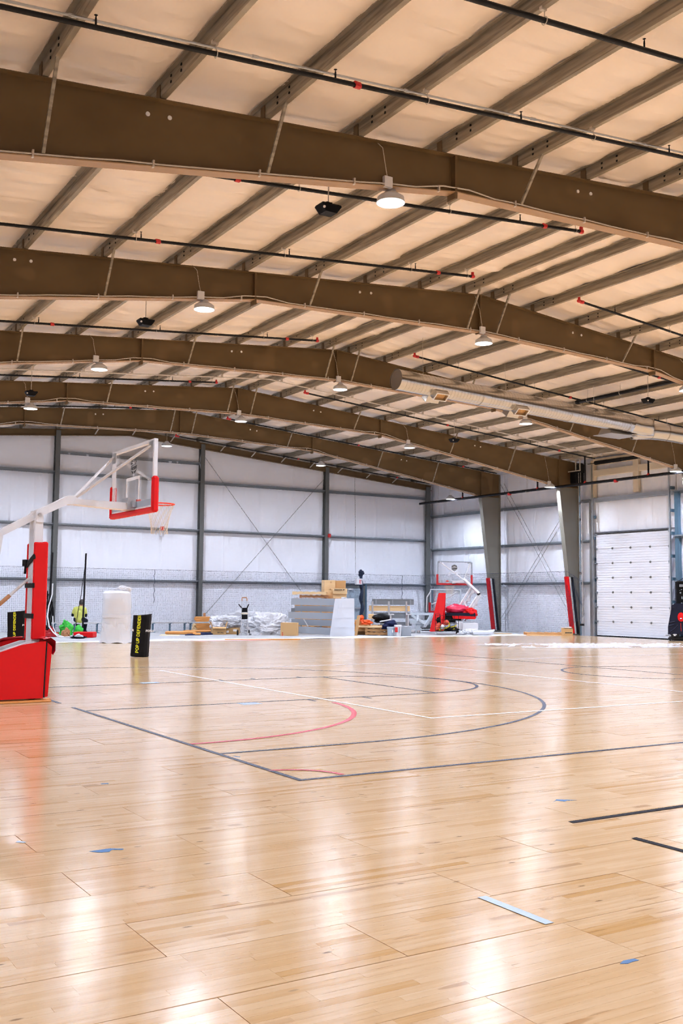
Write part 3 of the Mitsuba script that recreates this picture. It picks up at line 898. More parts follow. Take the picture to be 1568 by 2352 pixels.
for x in (17.25, 20.25):
    for s in (-1, 1):
        c = np.array([x, DYC + s * DR * .66, dz(x) - DR * .86])
        n = np.array([0, s * .64, -.77])
        u = np.array([0, s * .77, .64])
        e = np.array([1.0, 0, 0])
        q = lambda a, b, h: c + e * a + u * b + n * h
        outer = hullpts([q(a, b, h) for a in (-.22, .22) for b in (-.13, .13) for h in (-.15, .12)])
        inner = hullpts([q(a, b, h) for a in (-.185, .185) for b in (-.098, .098) for h in (.02, .2)])
        shell = m3.Manifold(m3.Mesh(np.array(outer.vertices, np.float32), np.array(outer.faces, np.uint32))) - m3.Manifold(m3.Mesh(np.array(inner.vertices, np.float32), np.array(inner.faces, np.uint32)))
        rk = part(dk, 'register', shell, 'duct')
        fr = [bar(q(-.23, b, .125), q(.23, b, .125), .03, .012, up=n) for b in (-.12, .12)] + [bar(q(a, -.12, .125), q(a, .12, .125), .03, .012, up=n) for a in (-.215, .215)]
        part(rk, 'frame', fr, 'white_paint')
        part(rk, 'grille', hullpts([q(a, b, h) for a in (-.185, .185) for b in (-.098, .098) for h in (.02, .024)]), 'tan_plank')
path = [(25.05, 23.0, dz(25.05)), (25.35, 22.98, 7.19), (25.6, 22.85, 7.14), (25.8, 22.62, 7.13)]
part(dk, 'elbow', tube(path, DR + .004, 36), 'duct', True)
path = [(25.5, 23.3, 7.05), (26.1, 23.05, 7.08), (26.7, 22.9, 7.06), (27.3, 22.7, 6.98), (27.9, 22.5, 6.86), (28.5, 22.4, 6.76), (29.6, 22.4, 6.7), (31.9, 22.4, 6.7)]
part(dk, 'branch', tube(path, .27, 36), 'duct', True)
for p, q in zip(path[1:-1], path[2:]):
    part(dk, 'joint_band', tube([np.array(p) - (np.array(q) - p) * .03, p, np.array(p) + (np.array(q) - p) * .03], .277, 36, cap=False), 'duct_seam', True)
part(dk, 'plenum', [hullpts([(a, b, c_) for a, b, c_ in ((24.35, 23.15, 6.86), (25.35, 23.15, 6.86), (24.35, 23.7, 6.86), (25.35, 23.7, 6.86), (24.5, 23.1, 7.25), (25.3, 23.1, 7.25), (24.5, 23.6, 7.2), (25.3, 23.6, 7.2))]), box(24.2, 25.4, 22.95, 23.75, 6.84, 6.86)], 'duct_seam')
for x in (16.6, 19.6, 23.2):
    part(dk, 'strap', tube([(x, DYC - DR - .01, dz(x)), (x, DYC - DR * .9, roof(x) + .02)], .005, 5), 'conduit')

# ================================================================== DOORS
dk = struct('door_1', 'big white sectional overhead door with ribbed panels in the right wall', 'door')
SX = X1 - .13
HS = DZ / 7
ribs = 6
for i in range(7):
    z0 = i * HS
    pr = [(SX + .05, z0 + .002), (SX + .05, z0 + HS - .002)]
    fr = []
    n = ribs
    for j in range(n):
        a, b = z0 + HS * j / n, z0 + HS * (j + 1) / n
        e = .012 if j in (0, ) else .006
        fr += [(SX + .009, a + .002), (SX, a + .003 + e), (SX, b - .012), (SX + .009, b - .003)]
    m = prism([(pr[0][0], pr[0][1])] + fr + [(pr[1][0], pr[1][1])], 'y', DY0, DY1)
    sk = part(dk, 'section', m, 'door_white')
    if i:
        for fy in (.235, .485, .745):
            y = DY1 - fy * (DY1 - DY0)
            part(sk, 'hinge', [box(SX - .014, SX, y - .035, y + .035, z0 - .045, z0 + .045, .004), tube([(SX - .016, y - .045, z0), (SX - .016, y + .045, z0)], .018, 8)], 'gray_steel')
    for y in (DY0 + .03, DY1 - .03):
        part(sk, 'roller', [box(SX - .03, SX, y - .05, y + .05, z0 + HS - .05, z0 + HS + .03), tube([(SX - .04, y, z0 + HS), (SX - .04, y + (.1 if y > 29 else -.1), z0 + HS)], .02, 8)], 'girt')
part(dk, 'top_seal', box(SX - .01, SX + .06, DY0 - .02, DY1 + .02, DZ, DZ + .06), 'dark_gap')
part(dk, 'bottom_seal', box(SX - .004, SX + .05, DY0, DY1, ZG + .005, .03), 'black_rubber')
for y, s in ((DY1 + .1, 1), (DY0 - .1, -1)):
    part(dk, 'track', [bar((SX - .1, y, ZG), (SX - .1, y, 7.3), .012, .07, up=(1, 0, 0)), bar((SX - .135, y - .02 * s, ZG), (SX - .135, y - .02 * s, 7.3), .05, .006, up=(1, 0, 0)), bar((SX - .06, y - .02 * s, ZG), (SX - .06, y - .02 * s, 7.3), .05, .006, up=(1, 0, 0))], 'galvanized')
    for z in np.arange(.5, 7.2, .9):
        part(dk, 'track_bracket', box(SX - .08, X1 - .0, y - .01, y + .07 * s, z, z + .12), 'steel_blue')
part(dk, 'torsion_shaft', [tube([(31.75, 31.5, 7.32), (31.75, 27.2, 7.32)], .016, 8)], 'black_pipe')
part(dk, 'torsion_spring', [tube([(31.75, 31.05, 7.32), (31.75, 29.6, 7.32)], .085, 14), tube([(31.75, 29.55, 7.32), (31.75, 28.2, 7.32)], .075, 14)], 'black_rubber', True)
ok = thing('door_opener', 'black door operator box high in the corner left of the big door', 'door opener')
part(ok, 'housing', [box(31.3, 31.8, 31.75, 32.1, 6.5, 7.0, .02), box(31.35, 31.75, 31.6, 31.9, 6.95, 7.3, .02)], 'black_vinyl')
part(ok, 'pulley', tube([(31.45, 31.55, 7.15), (31.45, 31.65, 7.15)], .2, 18), 'black_rubber')
part(ok, 'bracket', [bar((31.3, 31.75, 7.0), (31.3, 31.75, 7.5), .04, .04), bar((31.3, 31.5, 7.5), (31.3, 32.2, 7.5), .04, .04), bar((31.3, 31.5, 7.0), (31.3, 31.5, 7.5), .04, .04), bar((31.3, 31.5, 7.02), (31.3, 32.2, 7.02), .04, .04)], 'conduit')
part(ok, 'hand_chain', tube([(31.45, 31.74, 7.0), (31.5, 31.74, .6), (31.52, 31.68, .5), (31.5, 31.62, .6), (31.45, 31.62, 7.0)], .008, 5), 'conduit')
part(ok, 'chain_keeper', box(31.46, 31.56, 31.6, 31.76, .42, .5), 'black_rubber')
pk = thing('standpipe', 'dark vertical pipe beside the left door track', 'pipe')
part(pk, 'pipe', tube([(31.6, 31.85, ZG), (31.6, 31.85, 7.4)], .035, 8), 'steel_blue', True)
for z in (4.9, 5.6, 6.4, 2.6):
    part(pk, 'coupling', tube([(31.6, 31.85, z), (31.6, 31.85, z + .1)], .05, 8), 'black_pipe', True)

d2 = struct('door_2', 'blue-gray steel exit door behind the net in the end wall', 'door')
DXA, DXB = 26.78, 27.86
yb = Y1 - .22
part(d2, 'leaf', box(DXA, DXB, yb + .05, yb + .1, ZG, 2.02), 'blue_gray')
for a, b, c, d in ((DXA - .1, DXA, ZG, 2.12), (DXB, DXB + .1, ZG, 2.12), (DXA - .1, DXB + .1, 2.02, 2.12)):
    part(d2, 'frame', box(a, b, yb, yb + .16, c, d), 'gray_steel')
part(d2, 'push_bar', [box(DXA + .1, DXB - .1, yb - .03, yb + .01, .96, 1.02), box(DXA + .1, DXA + .16, yb, yb + .06, .94, 1.04), box(DXB - .16, DXB - .1, yb, yb + .06, .94, 1.04)], 'aluminum')
part(d2, 'closer', [box(DXA + .15, DXA + .45, yb - .04, yb + .06, 1.9, 1.98), bar((DXA + .2, yb - .03, 1.9), (DXA + .05, yb - .03, 1.55), .02, .015)], 'white_paint')
for a in (DXA - .16, DXB + .16):
    part(back_k, 'door_jamb', box(a - .05, a + .05, Y1 - .22, Y1, ZG, 2.2), 'steel_blue')

# ================================================================== NETS
def net(fn, nu, nv, r, seed):
    """knotted mesh: fn(u, v) -> points for u in 0..1 along, v in 0..1 up."""
    U, V = np.meshgrid(np.linspace(0, 1, nu), np.linspace(0, 1, nv), indexing='ij')
    P = fn(U, V)
    rg = np.random.default_rng(seed)
    vs, fs, base = [], [], 0
    for lines in ([P[i] for i in range(nu)], [P[:, j] for j in range(nv)]):
        for p in lines:
            t = np.gradient(p, axis=0)
            t /= np.linalg.norm(t, axis=1, keepdims=True) + 1e-9
            a = np.cross(t, [0.31, 0.87, 0.21])
            a /= np.linalg.norm(a, axis=1, keepdims=True)
            b = np.cross(t, a)
            ring = np.stack([p + r * (math.cos(w) * a + math.sin(w) * b) for w in (0, 2.094, 4.189)], 1)
            n = len(p)
            i = np.arange(n - 1)[:, None] * 3
            j = np.arange(3)[None]
            A, B = base + i + j, base + i + (j + 1) % 3
            fs += [np.stack([A, B, B + 3], -1).reshape(-1, 3), np.stack([A, B + 3, A + 3], -1).reshape(-1, 3)]
            vs.append(ring.reshape(-1, 3))
            base += n * 3
    return trimesh.Trimesh(np.vstack(vs), np.vstack(fs), process=False)


NETH, YN = 2.66, 42.72


def end_net(U, V):
    x = -1.0 + U * 32.3
    sc = .035 * np.abs(np.sin(x * math.pi / 1.1)) * V ** 8
    top = NETH - sc
    w = (meshkit.noise(np.stack([x * .8, V * 2, x * 0], -1)) - .5) * .12
    sh = (meshkit.noise(np.stack([x * .35, V * 1.4, x * 0 + 7], -1)) - .5) * .22
    return np.stack([x + sh * (1 - V), YN + w * (1 - .7 * V), .02 + V * (top - .02) + .03 * w], -1)


nk = thing('barrier_net', 'long black square-mesh net hanging along the end wall', 'net', net(end_net, 390, 31, .0030, 1), 'net_black')


def side_net(U, V):
    y = 42.7 - U * 10.35
    x = 31.28 + .32 * (1 - V) ** 1.3 * (1 - .3 * U)
    sc = .03 * np.abs(np.sin(y * math.pi / 1.1)) * V ** 8
    w = (meshkit.noise(np.stack([y * .8, V * 2, y * 0 + 3], -1)) - .5) * .14
    return np.stack([x - .1 + w * .6, y + w * (1 - V), .03 + V * (NETH + .03 - sc)], -1)


thing('barrier_net', 'black square-mesh net hanging along the side wall past the two steel columns', 'net', net(side_net, 118, 31, .0036, 2), 'net_black')


def gath_net(U, V):
    y = 32.35 - U * .75
    k = U
    zc = 1.28
    z = .1 + V * 2.58
    pinch = k ** 1.2 * np.exp(-((V - .48) / .5) ** 2)
    zz = z + (zc - z) * k * .72 + .06 * np.sin(V * 9 + U * 5)
    zz = np.where(V > .93, z + (2.28 - z) * k, zz)
    return np.stack([31.3 + .25 * k + .05 * np.sin(U * 9 + V * 5), y, zz], -1)


thing('barrier_net', 'loose end of the black net bunched against the left door track', 'net', net(gath_net, 13, 27, .0045, 3), 'net_black')
hk = thing('net_cable', 'thin dark cable along the top of the nets', 'cable', [tube([(-1, YN, NETH + .012), (31.1, YN, NETH + .012)], .006, 5), tube([(31.15, 42.7, NETH + .03), (31.15, 32.2, NETH + .06), (31.55, 31.65, 2.3)], .006, 5)], 'net_black')
for x in (16.6, 29.9):
    zz = np.linspace(2.66, 1.2, 12)
    part(nk, 'cord', tube([(x + .03 * math.sin(i * 2.1), YN - .06, z) for i, z in enumerate(zz)], .012, 5), 'net_black')

# column pads
for yc, lab in ((37.53, 'red and black padding on the far tapered steel column'), (32.31, 'red and black padding on the tapered steel column beside the big door')):
    k = thing('column_pad', lab, 'pad')
    x = lambda z: 31.62 - (31.62 - 30.78) * z / 6.4
    q = lambda z, a, b: [(x(z) + o, yc + s, z) for o in (a, b) for s in (-.125, .125)]
    part(k, 'front_pad', hullpts(q(.08, -.07, -.012) + q(2.5, -.07, -.012)), 'red_vinyl')
    part(k, 'side_flap', hullpts([(x(z) + o, yc - .13 - t, z) for z in (.05, 2.48) for o in (.06, .2) for t in (0, .02)]), 'black_vinyl')
    part(k, 'side_flap', hullpts([(x(z) + o, yc + .13 + t, z) for z in (.05, 2.48) for o in (.06, .2) for t in (0, .02)]), 'black_vinyl')
    part(k, 'edge_strip', hullpts([(x(z) + o, yc - .13 - t, z) for z in (.05, 2.48) for o in (-.03, .06) for t in (0, .012)]), 'white_cloth')
# ================================================================== NEAR GOAL
GY = 15.4
gk = thing('basketball_goal', 'big portable basketball goal with red padding, white arm and glass board in the left foreground', 'basketball goal')
bx = [(4.12, .05), (4.14, .86), (3.8, .81), (3.5, .71), (3.27, .64), (2.4, .40), (2.2, .05)]
ya, yb2 = 14.8, 16.0
bk = part(gk, 'base_cover', prism(bx, 'y', ya, ya + .045), 'red_vinyl')
part(gk, 'base_cover', prism(bx, 'y', yb2 - .045, yb2), 'red_vinyl')
part(bk, 'front_pad', hullpts([(4.145, ya + .01, .06), (4.19, ya + .01, .07), (4.19, yb2, .07), (4.145, yb2, .06), (4.155, ya + .01, .85), (4.23, ya + .0, .78), (4.22, yb2, .78), (4.155, yb2, .86), (4.21, ya + .02, .4), (4.21, yb2, .4)]), 'red_vinyl', 40)
part(bk, 'seam', bar((4.128, ya - .003, .06), (4.15, ya - .003, .85), .008, .016, up=(1, 0, 0)), 'black_rubber')
fl = []
for i, y in enumerate(np.linspace(ya - .03, yb2 + .02, 12)):
    fl.append([(4.1 + .01 * (i % 2), y, .885 + .012 * math.sin(i)), (4.2, y, .91 + .015 * math.sin(i * 2.1)), (4.27 + .02 * math.sin(i * 1.3), y, .86), (4.27 + .015 * math.sin(i * 1.7), y, .72 + .03 * math.sin(i * 2.3)), (4.235, y, .66 + .04 * math.sin(i))])
part(bk, 'folded_flap', grid(np.array(fl)), 'dark_red_vinyl', True)
fl = [[(x, yb2 - .01 - .06 * t + .02 * math.sin(x * 9 + t * 4), zt + .12 * t * (1.2 - t) * (1 + .4 * math.sin(x * 7))) for t in np.linspace(0, 1, 5)] for x, zt in zip(np.linspace(2.5, 4.1, 18), np.interp(np.linspace(2.5, 4.1, 18), [2.4, 3.27, 3.5, 3.8, 4.14], [.40, .64, .71, .81, .86]))]
part(bk, 'back_flap', grid(np.array(fl)), 'dark_red_vinyl', True)
part(gk, 'base_frame', [box(2.3, 4.1, 14.9, 15.0, .08, .34), box(2.3, 4.1, 15.8, 15.9, .08, .34), box(3.95, 4.1, 14.9, 15.9, .1, .62), box(2.3, 2.5, 14.9, 15.9, .1, .4), prism([(3.3, .62), (3.98, .84), (4.1, .84), (4.1, .2), (3.3, .2)], 'y', 15.15, 15.2), prism([(3.3, .62), (3.98, .84), (4.1, .84), (4.1, .2), (3.3, .2)], 'y', 15.6, 15.65)], 'white_paint')
for x, y in ((4.0, 14.95), (4.0, 15.85), (2.5, 14.95), (2.5, 15.85)):
    part(gk, 'caster', [tube([(x, y - .025, .055), (x, y + .025, .055)], .052, 14), box(x - .03, x + .03, y - .035, y + .035, .05, .1)], 'black_rubber')
for i, (x0, x1, y0, y1) in enumerate(((2.6, 4.22, 14.72, 14.82), (2.9, 4.26, 14.9, 15.02), (2.7, 4.15, 15.3, 15.42))):
    thing('support_board', ['orange wooden slat under the near edge of the red goal base', 'orange wooden slat under the red goal base, second from its near edge', 'orange wooden slat under the middle of the red goal base'][i], 'board', box(x0, x1, y0, y1, .0035, .03 if i else .025, .002), 'orange_board')
mk = part(gk, 'mast', [box(4.045, 4.165, 15.24, 15.56, .2, 2.66), hullpts([(4.05, 15.22, 2.6), (4.165, 15.22, 2.6), (4.05, 15.58, 2.6), (4.165, 15.58, 2.6), (4.06, 15.22, 2.78), (4.15, 15.22, 2.78), (4.06, 15.58, 2.78), (4.15, 15.58, 2.78)])], 'white_paint')
part(mk, 'hollow', box(4.04, 4.046, 15.3, 15.5, .9, 2.5), 'bubble')
part(gk, 'rear_post', [bar((3.54, 15.3, 2.42), (3.3, 15.3, .5), .06, .12, up=(1, 0, 0)), bar((3.54, 15.5, 2.42), (3.3, 15.5, .5), .06, .12, up=(1, 0, 0))], 'white_paint')
pad = [box(4.03, 4.2, 15.19, 15.24, .87, 2.30, .015), box(4.03, 4.2, 15.56, 15.61, .87, 2.29, .015), box(4.165, 4.24, 15.19, 15.61, .87, 2.31, .02)]
pk = part(gk, 'mast_pad', pad, 'red_vinyl')
for z, tl in ((2.02, .07), (1.66, 0), (1.21, 0)):
    part(pk, 'strap', [bar((4.035, 15.185, z + tl), (4.035, 15.62, z - tl), .03, .07, up=(0, 0, 1))], 'black_rubber')
part(pk, 'strap_buckle', [cbox((4.01, 15.6, 2.0), (.04, .09, .1), 20), bar((4.02, 15.6, 1.98), (4.02, 15.64, 1.84), .03, .03)], 'black_rubber')
low = [(3.48, 2.42), (4.0, 2.72), (4.06, 2.775), (4.35, 2.92), (4.55, 3.03), (4.63, 3.03), (4.74, 2.97), (4.62, 2.895), (4.55, 2.9), (4.36, 2.8), (4.18, 2.715), (3.99, 2.6), (3.6, 2.385), (3.5, 2.37)]
part(gk, 'lift_arm', prism(low, 'y', 15.3, 15.5), 'white_paint')
part(gk, 'board_arm', prism([(4.60, 2.905), (4.66, 2.985), (5.5, 2.972), (5.5, 2.862), (5.17, 2.87)], 'y', 15.29, 15.51), 'white_paint')
for x, z, y in ((4.105, 2.712, 15.212), (3.55, 2.40, 15.29)):
    part(gk, 'pivot_bolt', [tube([(x, y, z), (x, y - .02, z)], .03, 14), tube([(x, y - .02, z), (x, y - .03, z)], .018, 10)], 'chrome')
part(gk, 'gas_strut', [tube([(4.05, 15.4, 1.79), (3.74, 15.4, 1.5)], .022, 10)], 'white_paint', True)
part(gk, 'strut_sleeve', [tube([(3.75, 15.4, 1.51), (3.4, 15.4, 1.19)], .03, 10)], 'paper_brown', True)
# board
BX, B0, B1, BZ0, BZ1 = 5.62, 14.5, 16.4, 2.83, 3.9
bd = part(gk, 'glass_board', box(BX - .006, BX + .006, B0 + .04, B1 - .04, BZ0 + .05, BZ1 - .03), 'glass')
part(gk, 'board_frame', [box(BX - .03, BX + .03, B0, B0 + .05, BZ0, BZ1), box(BX - .03, BX + .03, B1 - .05, B1, BZ0, BZ1), box(BX - .03, BX + .03, B0, B1, BZ1 - .05, BZ1), box(BX - .03, BX + .03, B0, B1, BZ0, BZ0 + .06)], 'white_paint')
part(gk, 'corner_plate', [box(BX - .04, BX - .03, B0 + .02, B0 + .2, BZ1 - .2, BZ1 - .03), box(BX - .04, BX - .03, B1 - .2, B1 - .02, BZ1 - .2, BZ1 - .03)], 'galvanized')
part(gk, 'board_pad', [box(BX - .055, BX + .055, B0 - .03, B1 + .03, BZ0 - .05, BZ0 + .035, .025), box(BX - .055, BX + .055, B0 - .035, B0 + .05, BZ0 - .05, BZ0 + .5, .03), box(BX - .055, BX + .055, B1 - .05, B1 + .035, BZ0 - .05, BZ0 + .5, .03)], 'red_vinyl')
part(gk, 'lower_rail', box(BX - .02, BX + .02, B0 + .05, B1 - .05, BZ0 + .06, BZ0 + .16), 'blue_gray')


def frame_sq(y0, y1, z0, z1, w, x, t=.002):
    return [box(x, x + t, y0, y1, z1 - w, z1), box(x, x + t, y0, y0 + w, z0, z1), box(x, x + t, y1 - w, y1, z0, z1)]


part(bd, 'target_square', frame_sq(GY - .25, GY + .35, 3.02, 3.4, .05, BX - .0095), 'white_print')


def emblem(parent, c, right, up, r):
    """round black emblem with ball lines and a pale banner."""
    rt, u = np.array(right, float), np.array(up, float)
    n = np.cross(rt, u)
    c = np.array(c, float)
    q = lambda a, b, h: c + rt * a * r + u * b * r + n * h
    ring = [q(math.cos(t), math.sin(t), 0) for t in np.linspace(0, 2 * math.pi, 32, endpoint=False)]
    disc = hullpts(ring + [p + n * .003 for p in ring])
    k = part(parent, 'emblem', disc, 'black_print')
    ln = []
    for pts in ([(-.75, .5), (-.3, .35), (.3, .35), (.75, .5)], [(-.35, .9), (-.15, .5), (-.1, .2)], [(.35, .9), (.15, .5), (.1, .2)], [(-.8, -.45), (-.3, -.6), (.3, -.6), (.8, -.45)], [(0, -.35), (0, -.95)]):
        for a, b in zip(pts[:-1], pts[1:]):
            ln.append(bar(q(*a, .004), q(*b, .004), .07 * r, .003, up=n))
    part(k, 'ball_line', ln, 'white_print')
    part(k, 'banner', hullpts([q(a, b, h) for a, b in ((-1.08, -.2), (1.0, .0), (1.08, .32), (-1.0, .14)) for h in (.003, .006)]), 'white_cloth')
    bits = [hullpts([q(x + dx, y + .09 * x + dy, h) for dx in (0, .13) for dy in (-.1, .1) for h in (.006, .008)]) for x, y in ((-.8, .02), (-.58, .03), (-.36, .03), (-.14, .04), (.1, .05), (.32, .06), (.56, .07), (.75, .08))]
    part(k, 'banner_mark', bits, 'black_print')
    part(k, 'tail', hullpts([q(a, b, h) for a, b in ((-.25, -.95), (.25, -.95), (.1, -1.35), (-.1, -1.35)) for h in (0, .003)]), 'white_cloth')


emblem(bd, (BX - .0085, 15.42, 3.58), (0, -1, 0), (0, 0, 1), .135)
for yt in (B0 + .1, B1 - .1):
    part(gk, 'board_brace', tube([(4.66, 15.4 + (.06 if yt > 15.4 else -.06), 3.0), (BX - .045, yt, BZ1 - .1)], .022, 10), 'white_paint', True)
part(gk, 'board_brace', tube([(5.5, 15.4, 2.92), (BX - .03, 15.98, 2.92)], .02, 8), 'white_paint', True)
part(gk, 'rim_mount', [box(5.47, 5.6, 15.26, 15.54, 2.86, 3.05), box(5.52, 5.6, 15.2, 15.6, 2.9, 2.99)], 'galvanized')
part(gk, 'rim_plate', [box(BX + .03, BX + .09, 15.33, 15.51, 2.94, 3.04), box(BX + .06, BX + .2, 15.32, 15.52, 2.975, 3.0)], 'rim_red')
RC = np.array([BX + .44, 15.42, 2.99])
part(gk, 'rim', [tube([RC + .232 * np.array([math.cos(t), math.sin(t), 0]) for t in np.linspace(0, 2 * math.pi, 37)], .011, 8), bar(RC + [-.38, -.1, -.01], RC + [-.16, -.18, 0], .012, .03), bar(RC + [-.38, .1, -.01], RC + [-.16, .18, 0], .012, .03)], 'rim_red', True)


def hoop_net(c, h=.42, n=12, r0=.225, r1=.13, w=.0032):
    out = []
    for s in (1, -1):
        for i in range(n):
            p = []
            for t in np.linspace(0, 1, 13):
                a = 2 * math.pi * (i + s * t * 2.5) / n
                r = r0 + (r1 - r0) * (1 - (1 - t) ** 1.8)
                p.append(c + [r * math.cos(a), r * math.sin(a), -t * h])
            out.append(tube(p, w, 5))
    for i in range(n):
        a = 2 * math.pi * i / n
        p = c + [r1 * math.cos(a), r1 * math.sin(a), -h]
        out.append(tube([p, p + [.01, .008, -.05]], w * 1.6, 5))
    return out


part(gk, 'net', hoop_net(RC - [0, 0, .01]), 'net_cord')
# ================================================================== THINGS ALONG THE FAR WALLS
HF = np.array([math.sin(YAW), math.cos(YAW), 0.0])
HR = np.array([math.cos(YAW), -math.sin(YAW), 0.0])
UZ = np.array([0, 0, 1.0])
RZ0 = -math.degrees(YAW)


def pt(px, py, D):
    """World point surveyed at a pixel, D metres ahead of the camera's stand."""
    d = ray(px, py)
    return np.array([0, 0, CAM_H]) + d * (D / (d @ HF))


def gp(px, py, D):
    p = pt(px, py, D)
    p[2] = ZG
    return p


def lbox(D, px0, px1, pyb, pyt, th, bev=0.0, rz=0.0, ground=False):
    """box that fills these pixels' extent at distance D and is th deep."""
    a, b, c = pt(px0, pyb, D), pt(px1, pyb, D), pt((px0 + px1) / 2, pyt, D)
    w, z0, z1 = np.linalg.norm((b - a)[:2]), (a[2] + b[2]) / 2, c[2]
    if ground:
        z0 = ZG + .001
    m = (a + b) / 2 + HF * th / 2
    return cbox((m[0], m[1], (z0 + z1) / 2), (w, th, z1 - z0), RZ0 + rz, bev=bev)


def quad_prism(D, pix, th):
    """upright slab with this outline at distance D, th deep."""
    P = np.array([pt(x, y, D) for x, y in pix])
    return hullpts(np.vstack([P, P + HF * th]))


def lump(c, s, seed, rough=.25, n=3, flat=True, rz=0.0, freq=2.2):
    """crumpled heap of size s about c."""
    m = trimesh.creation.icosphere(subdivisions=n)
    v = np.array(m.vertices)
    k = meshkit.noise(v * freq + seed) - .5
    k2 = np.abs(meshkit.noise(v * freq * 2.6 + seed * 3) - .5)
    v = v * (1 + rough * k * 1.6 - rough * k2 * 1.3)[:, None]
    if flat:
        v[:, 2] = np.where(v[:, 2] < -.55, -.55 + .05 * (v[:, 2] + .55), v[:, 2])
        v[:, 2] = (v[:, 2] + .55) / 1.55 * 2 - 1
    m = trimesh.Trimesh(v * np.array(s) / 2, m.faces, process=False)
    return moved(m, c, rz)


def man(ps, edge=.03, it=6):
    """one smooth surface over chained balls: ps is a list of [(p, r), (p, r), ...] chains."""
    tot = None
    for ch in ps:
        for (p, r), (q, s) in zip(ch[:-1], ch[1:]):
            a = m3.Manifold.sphere(r, 16).translate([float(v) for v in p])
            b = m3.Manifold.sphere(s, 16).translate([float(v) for v in q])
            h = m3.Manifold.batch_hull([a, b])
            tot = h if tot is None else tot + h
    m = tri(tot.refine_to_length(edge))
    m.merge_vertices()
    trimesh.smoothing.filter_taubin(m, iterations=it)
    return m


def crinkle(c, s, seed, amp=.3, flat=True):
    """heap of crumpled film: sharp creases."""
    m = trimesh.creation.icosphere(subdivisions=5)
    v = np.array(m.vertices)
    k = meshkit.noise(v * 1.7 + seed) - .5
    r1 = np.abs(meshkit.noise(v * [3.1, 3.1, 4.0] + seed * 2 + k[:, None]) - .5)
    r2 = np.abs(meshkit.noise(v * [7.5, 6.0, 9.0] + seed * 5 + 2 * r1[:, None]) - .5)
    r3 = np.abs(meshkit.noise(v * [17, 13, 17] + seed * 7) - .5)
    v = v * (1 + amp * (k * 1.1 - r1 * .9 - r2 * .45 - r3 * .2 + .3))[:, None]
    if flat:
        v[:, 2] = np.where(v[:, 2] < -.55, -.55 + .05 * (v[:, 2] + .55), v[:, 2])
        v[:, 2] = (v[:, 2] + .55) / 1.55 * 2 - 1
    return moved(trimesh.Trimesh(v * np.array(s) / 2, m.faces, process=False), c)


# ---- bubble-wrapped roll
c = gp(266, 1478, 33.2)
prof = np.array([(.001, 1.66), (.2, 1.68), (.38, 1.665), (.44, 1.6), (.455, 1.4), (.45, .9), (.455, .4), (.455, .06), (.44, 0.002), (.001, 0.0)])
m = lathe(np.stack([np.interp(np.linspace(0, 9, 60), range(10), prof[:, 0]), np.interp(np.linspace(0, 9, 60), range(10), prof[:, 1])], 1), (0, 0, 0), 48)
v = m.vertices
v += m.vertex_normals * ((meshkit.noise(v * 5.0) - .5) * .035 + (meshkit.noise(v * [14, 14, 3]) - .5) * .02)[:, None]
v[:, 2] = np.clip(v[:, 2], 0, None)
k = thing('wrapped_roll', 'tall white roll wrapped in plastic film standing left of the black inflatable', 'wrapped roll', moved(m, c + [0, 0, .031]), 'bubble', True)
a = np.linspace(0, 2 * math.pi, 49)
sk = []
for h, r in ((.62, .455), (.4, .465), (.2, .485), (.08, .5), (.012, .52)):
    sk.append([c + [r * math.cos(t) * (1 + .05 * math.sin(5 * t + h * 3) * (1 - h)), r * math.sin(t) * (1 + .05 * math.sin(7 * t) * (1 - h)), h + .03 + .02 * math.sin(6 * t)] for t in a])
part(k, 'film_skirt', grid(np.array(sk)), 'bubble', True)
part(k, 'film_tuft', crinkle(c + HR * .2 + [0, 0, 1.70], (.48, .34, .26), 5, .8), 'bubble', 25)
part(k, 'tape_band', lathe([(.462, .84), (.464, .86), (.464, .93), (.462, .95)], c, 40), 'bubble')


# ---- black inflatables
def popup(c, rz, tilt, label, h=1.12, w=.44):
    pl_ = placer((0, 0, 0), rz)
    M = trimesh.transformations.rotation_matrix(math.radians(tilt), HF)
    out = [(-w / 2, -.11), (-w * .42, -.19), (w * .30, -.19), (w * .44, -.13), (w / 2, .0), (w * .2, .24), (-w * .2, .24), (-w / 2, 0)]
    rows = []
    for z, s, sh in ((0, .96, 0), (.03, 1, 0), (.5, .97, 0), (.9, 1.0, 0), (1.02, 1.0, 0)):
        rows.append([(x * s, y * s, z + (.1 * max(0, x / w + .1) if z > 1 else 0)) for x, y in out + out[:1]])
    m = grid(np.array(rows))
    m.faces = m.faces[:, ::-1]
    top = hullpts([(x * .98, y * .98, 1.0 + .1 * max(0, x / w + .1)) for x, y in out] + [(x * .98, y * .98, .97) for x, y in out])
    bot = hullpts([(x * .94, y * .94, z) for x, y in out for z in (0.0, .01)])

    def fin(q):
        q = pl_(q)
        q.apply_transform(M)
        q.apply_translation(c)
        return q
    k = thing('inflatable_defender', label, 'training prop', fin(tri([m, top, bot])), 'black_vinyl')
    f = lambda s_, hh, org, mat_: part(k, 'lettering', fin(text(s_, hh, org, (0, 0, 1), (-1, 0, 0), .004)), mat_)
    f('POP UP DEFENDER', .075, (.02 - .03, -.1915, .09), 'yellow_print')
    part(k, 'lettering', fin(text('POWER', .05, (w * .30, -.192, .63), (.14 * w, .06, 0), (0, 0, 1), .004)), 'white_print')
    part(k, 'lettering', fin(text('POWER', .05, (-w * .5 - .02, -.1, .63), (.08 * w, -.08, 0), (0, 0, 1), .004)), 'white_print')
    part(k, 'rim_seam', fin(tube([(x, y, 1.005 + .1 * max(0, x / w + .1)) for x, y in out + out[:1]], .008, 5)), 'black_rubber')
    return k


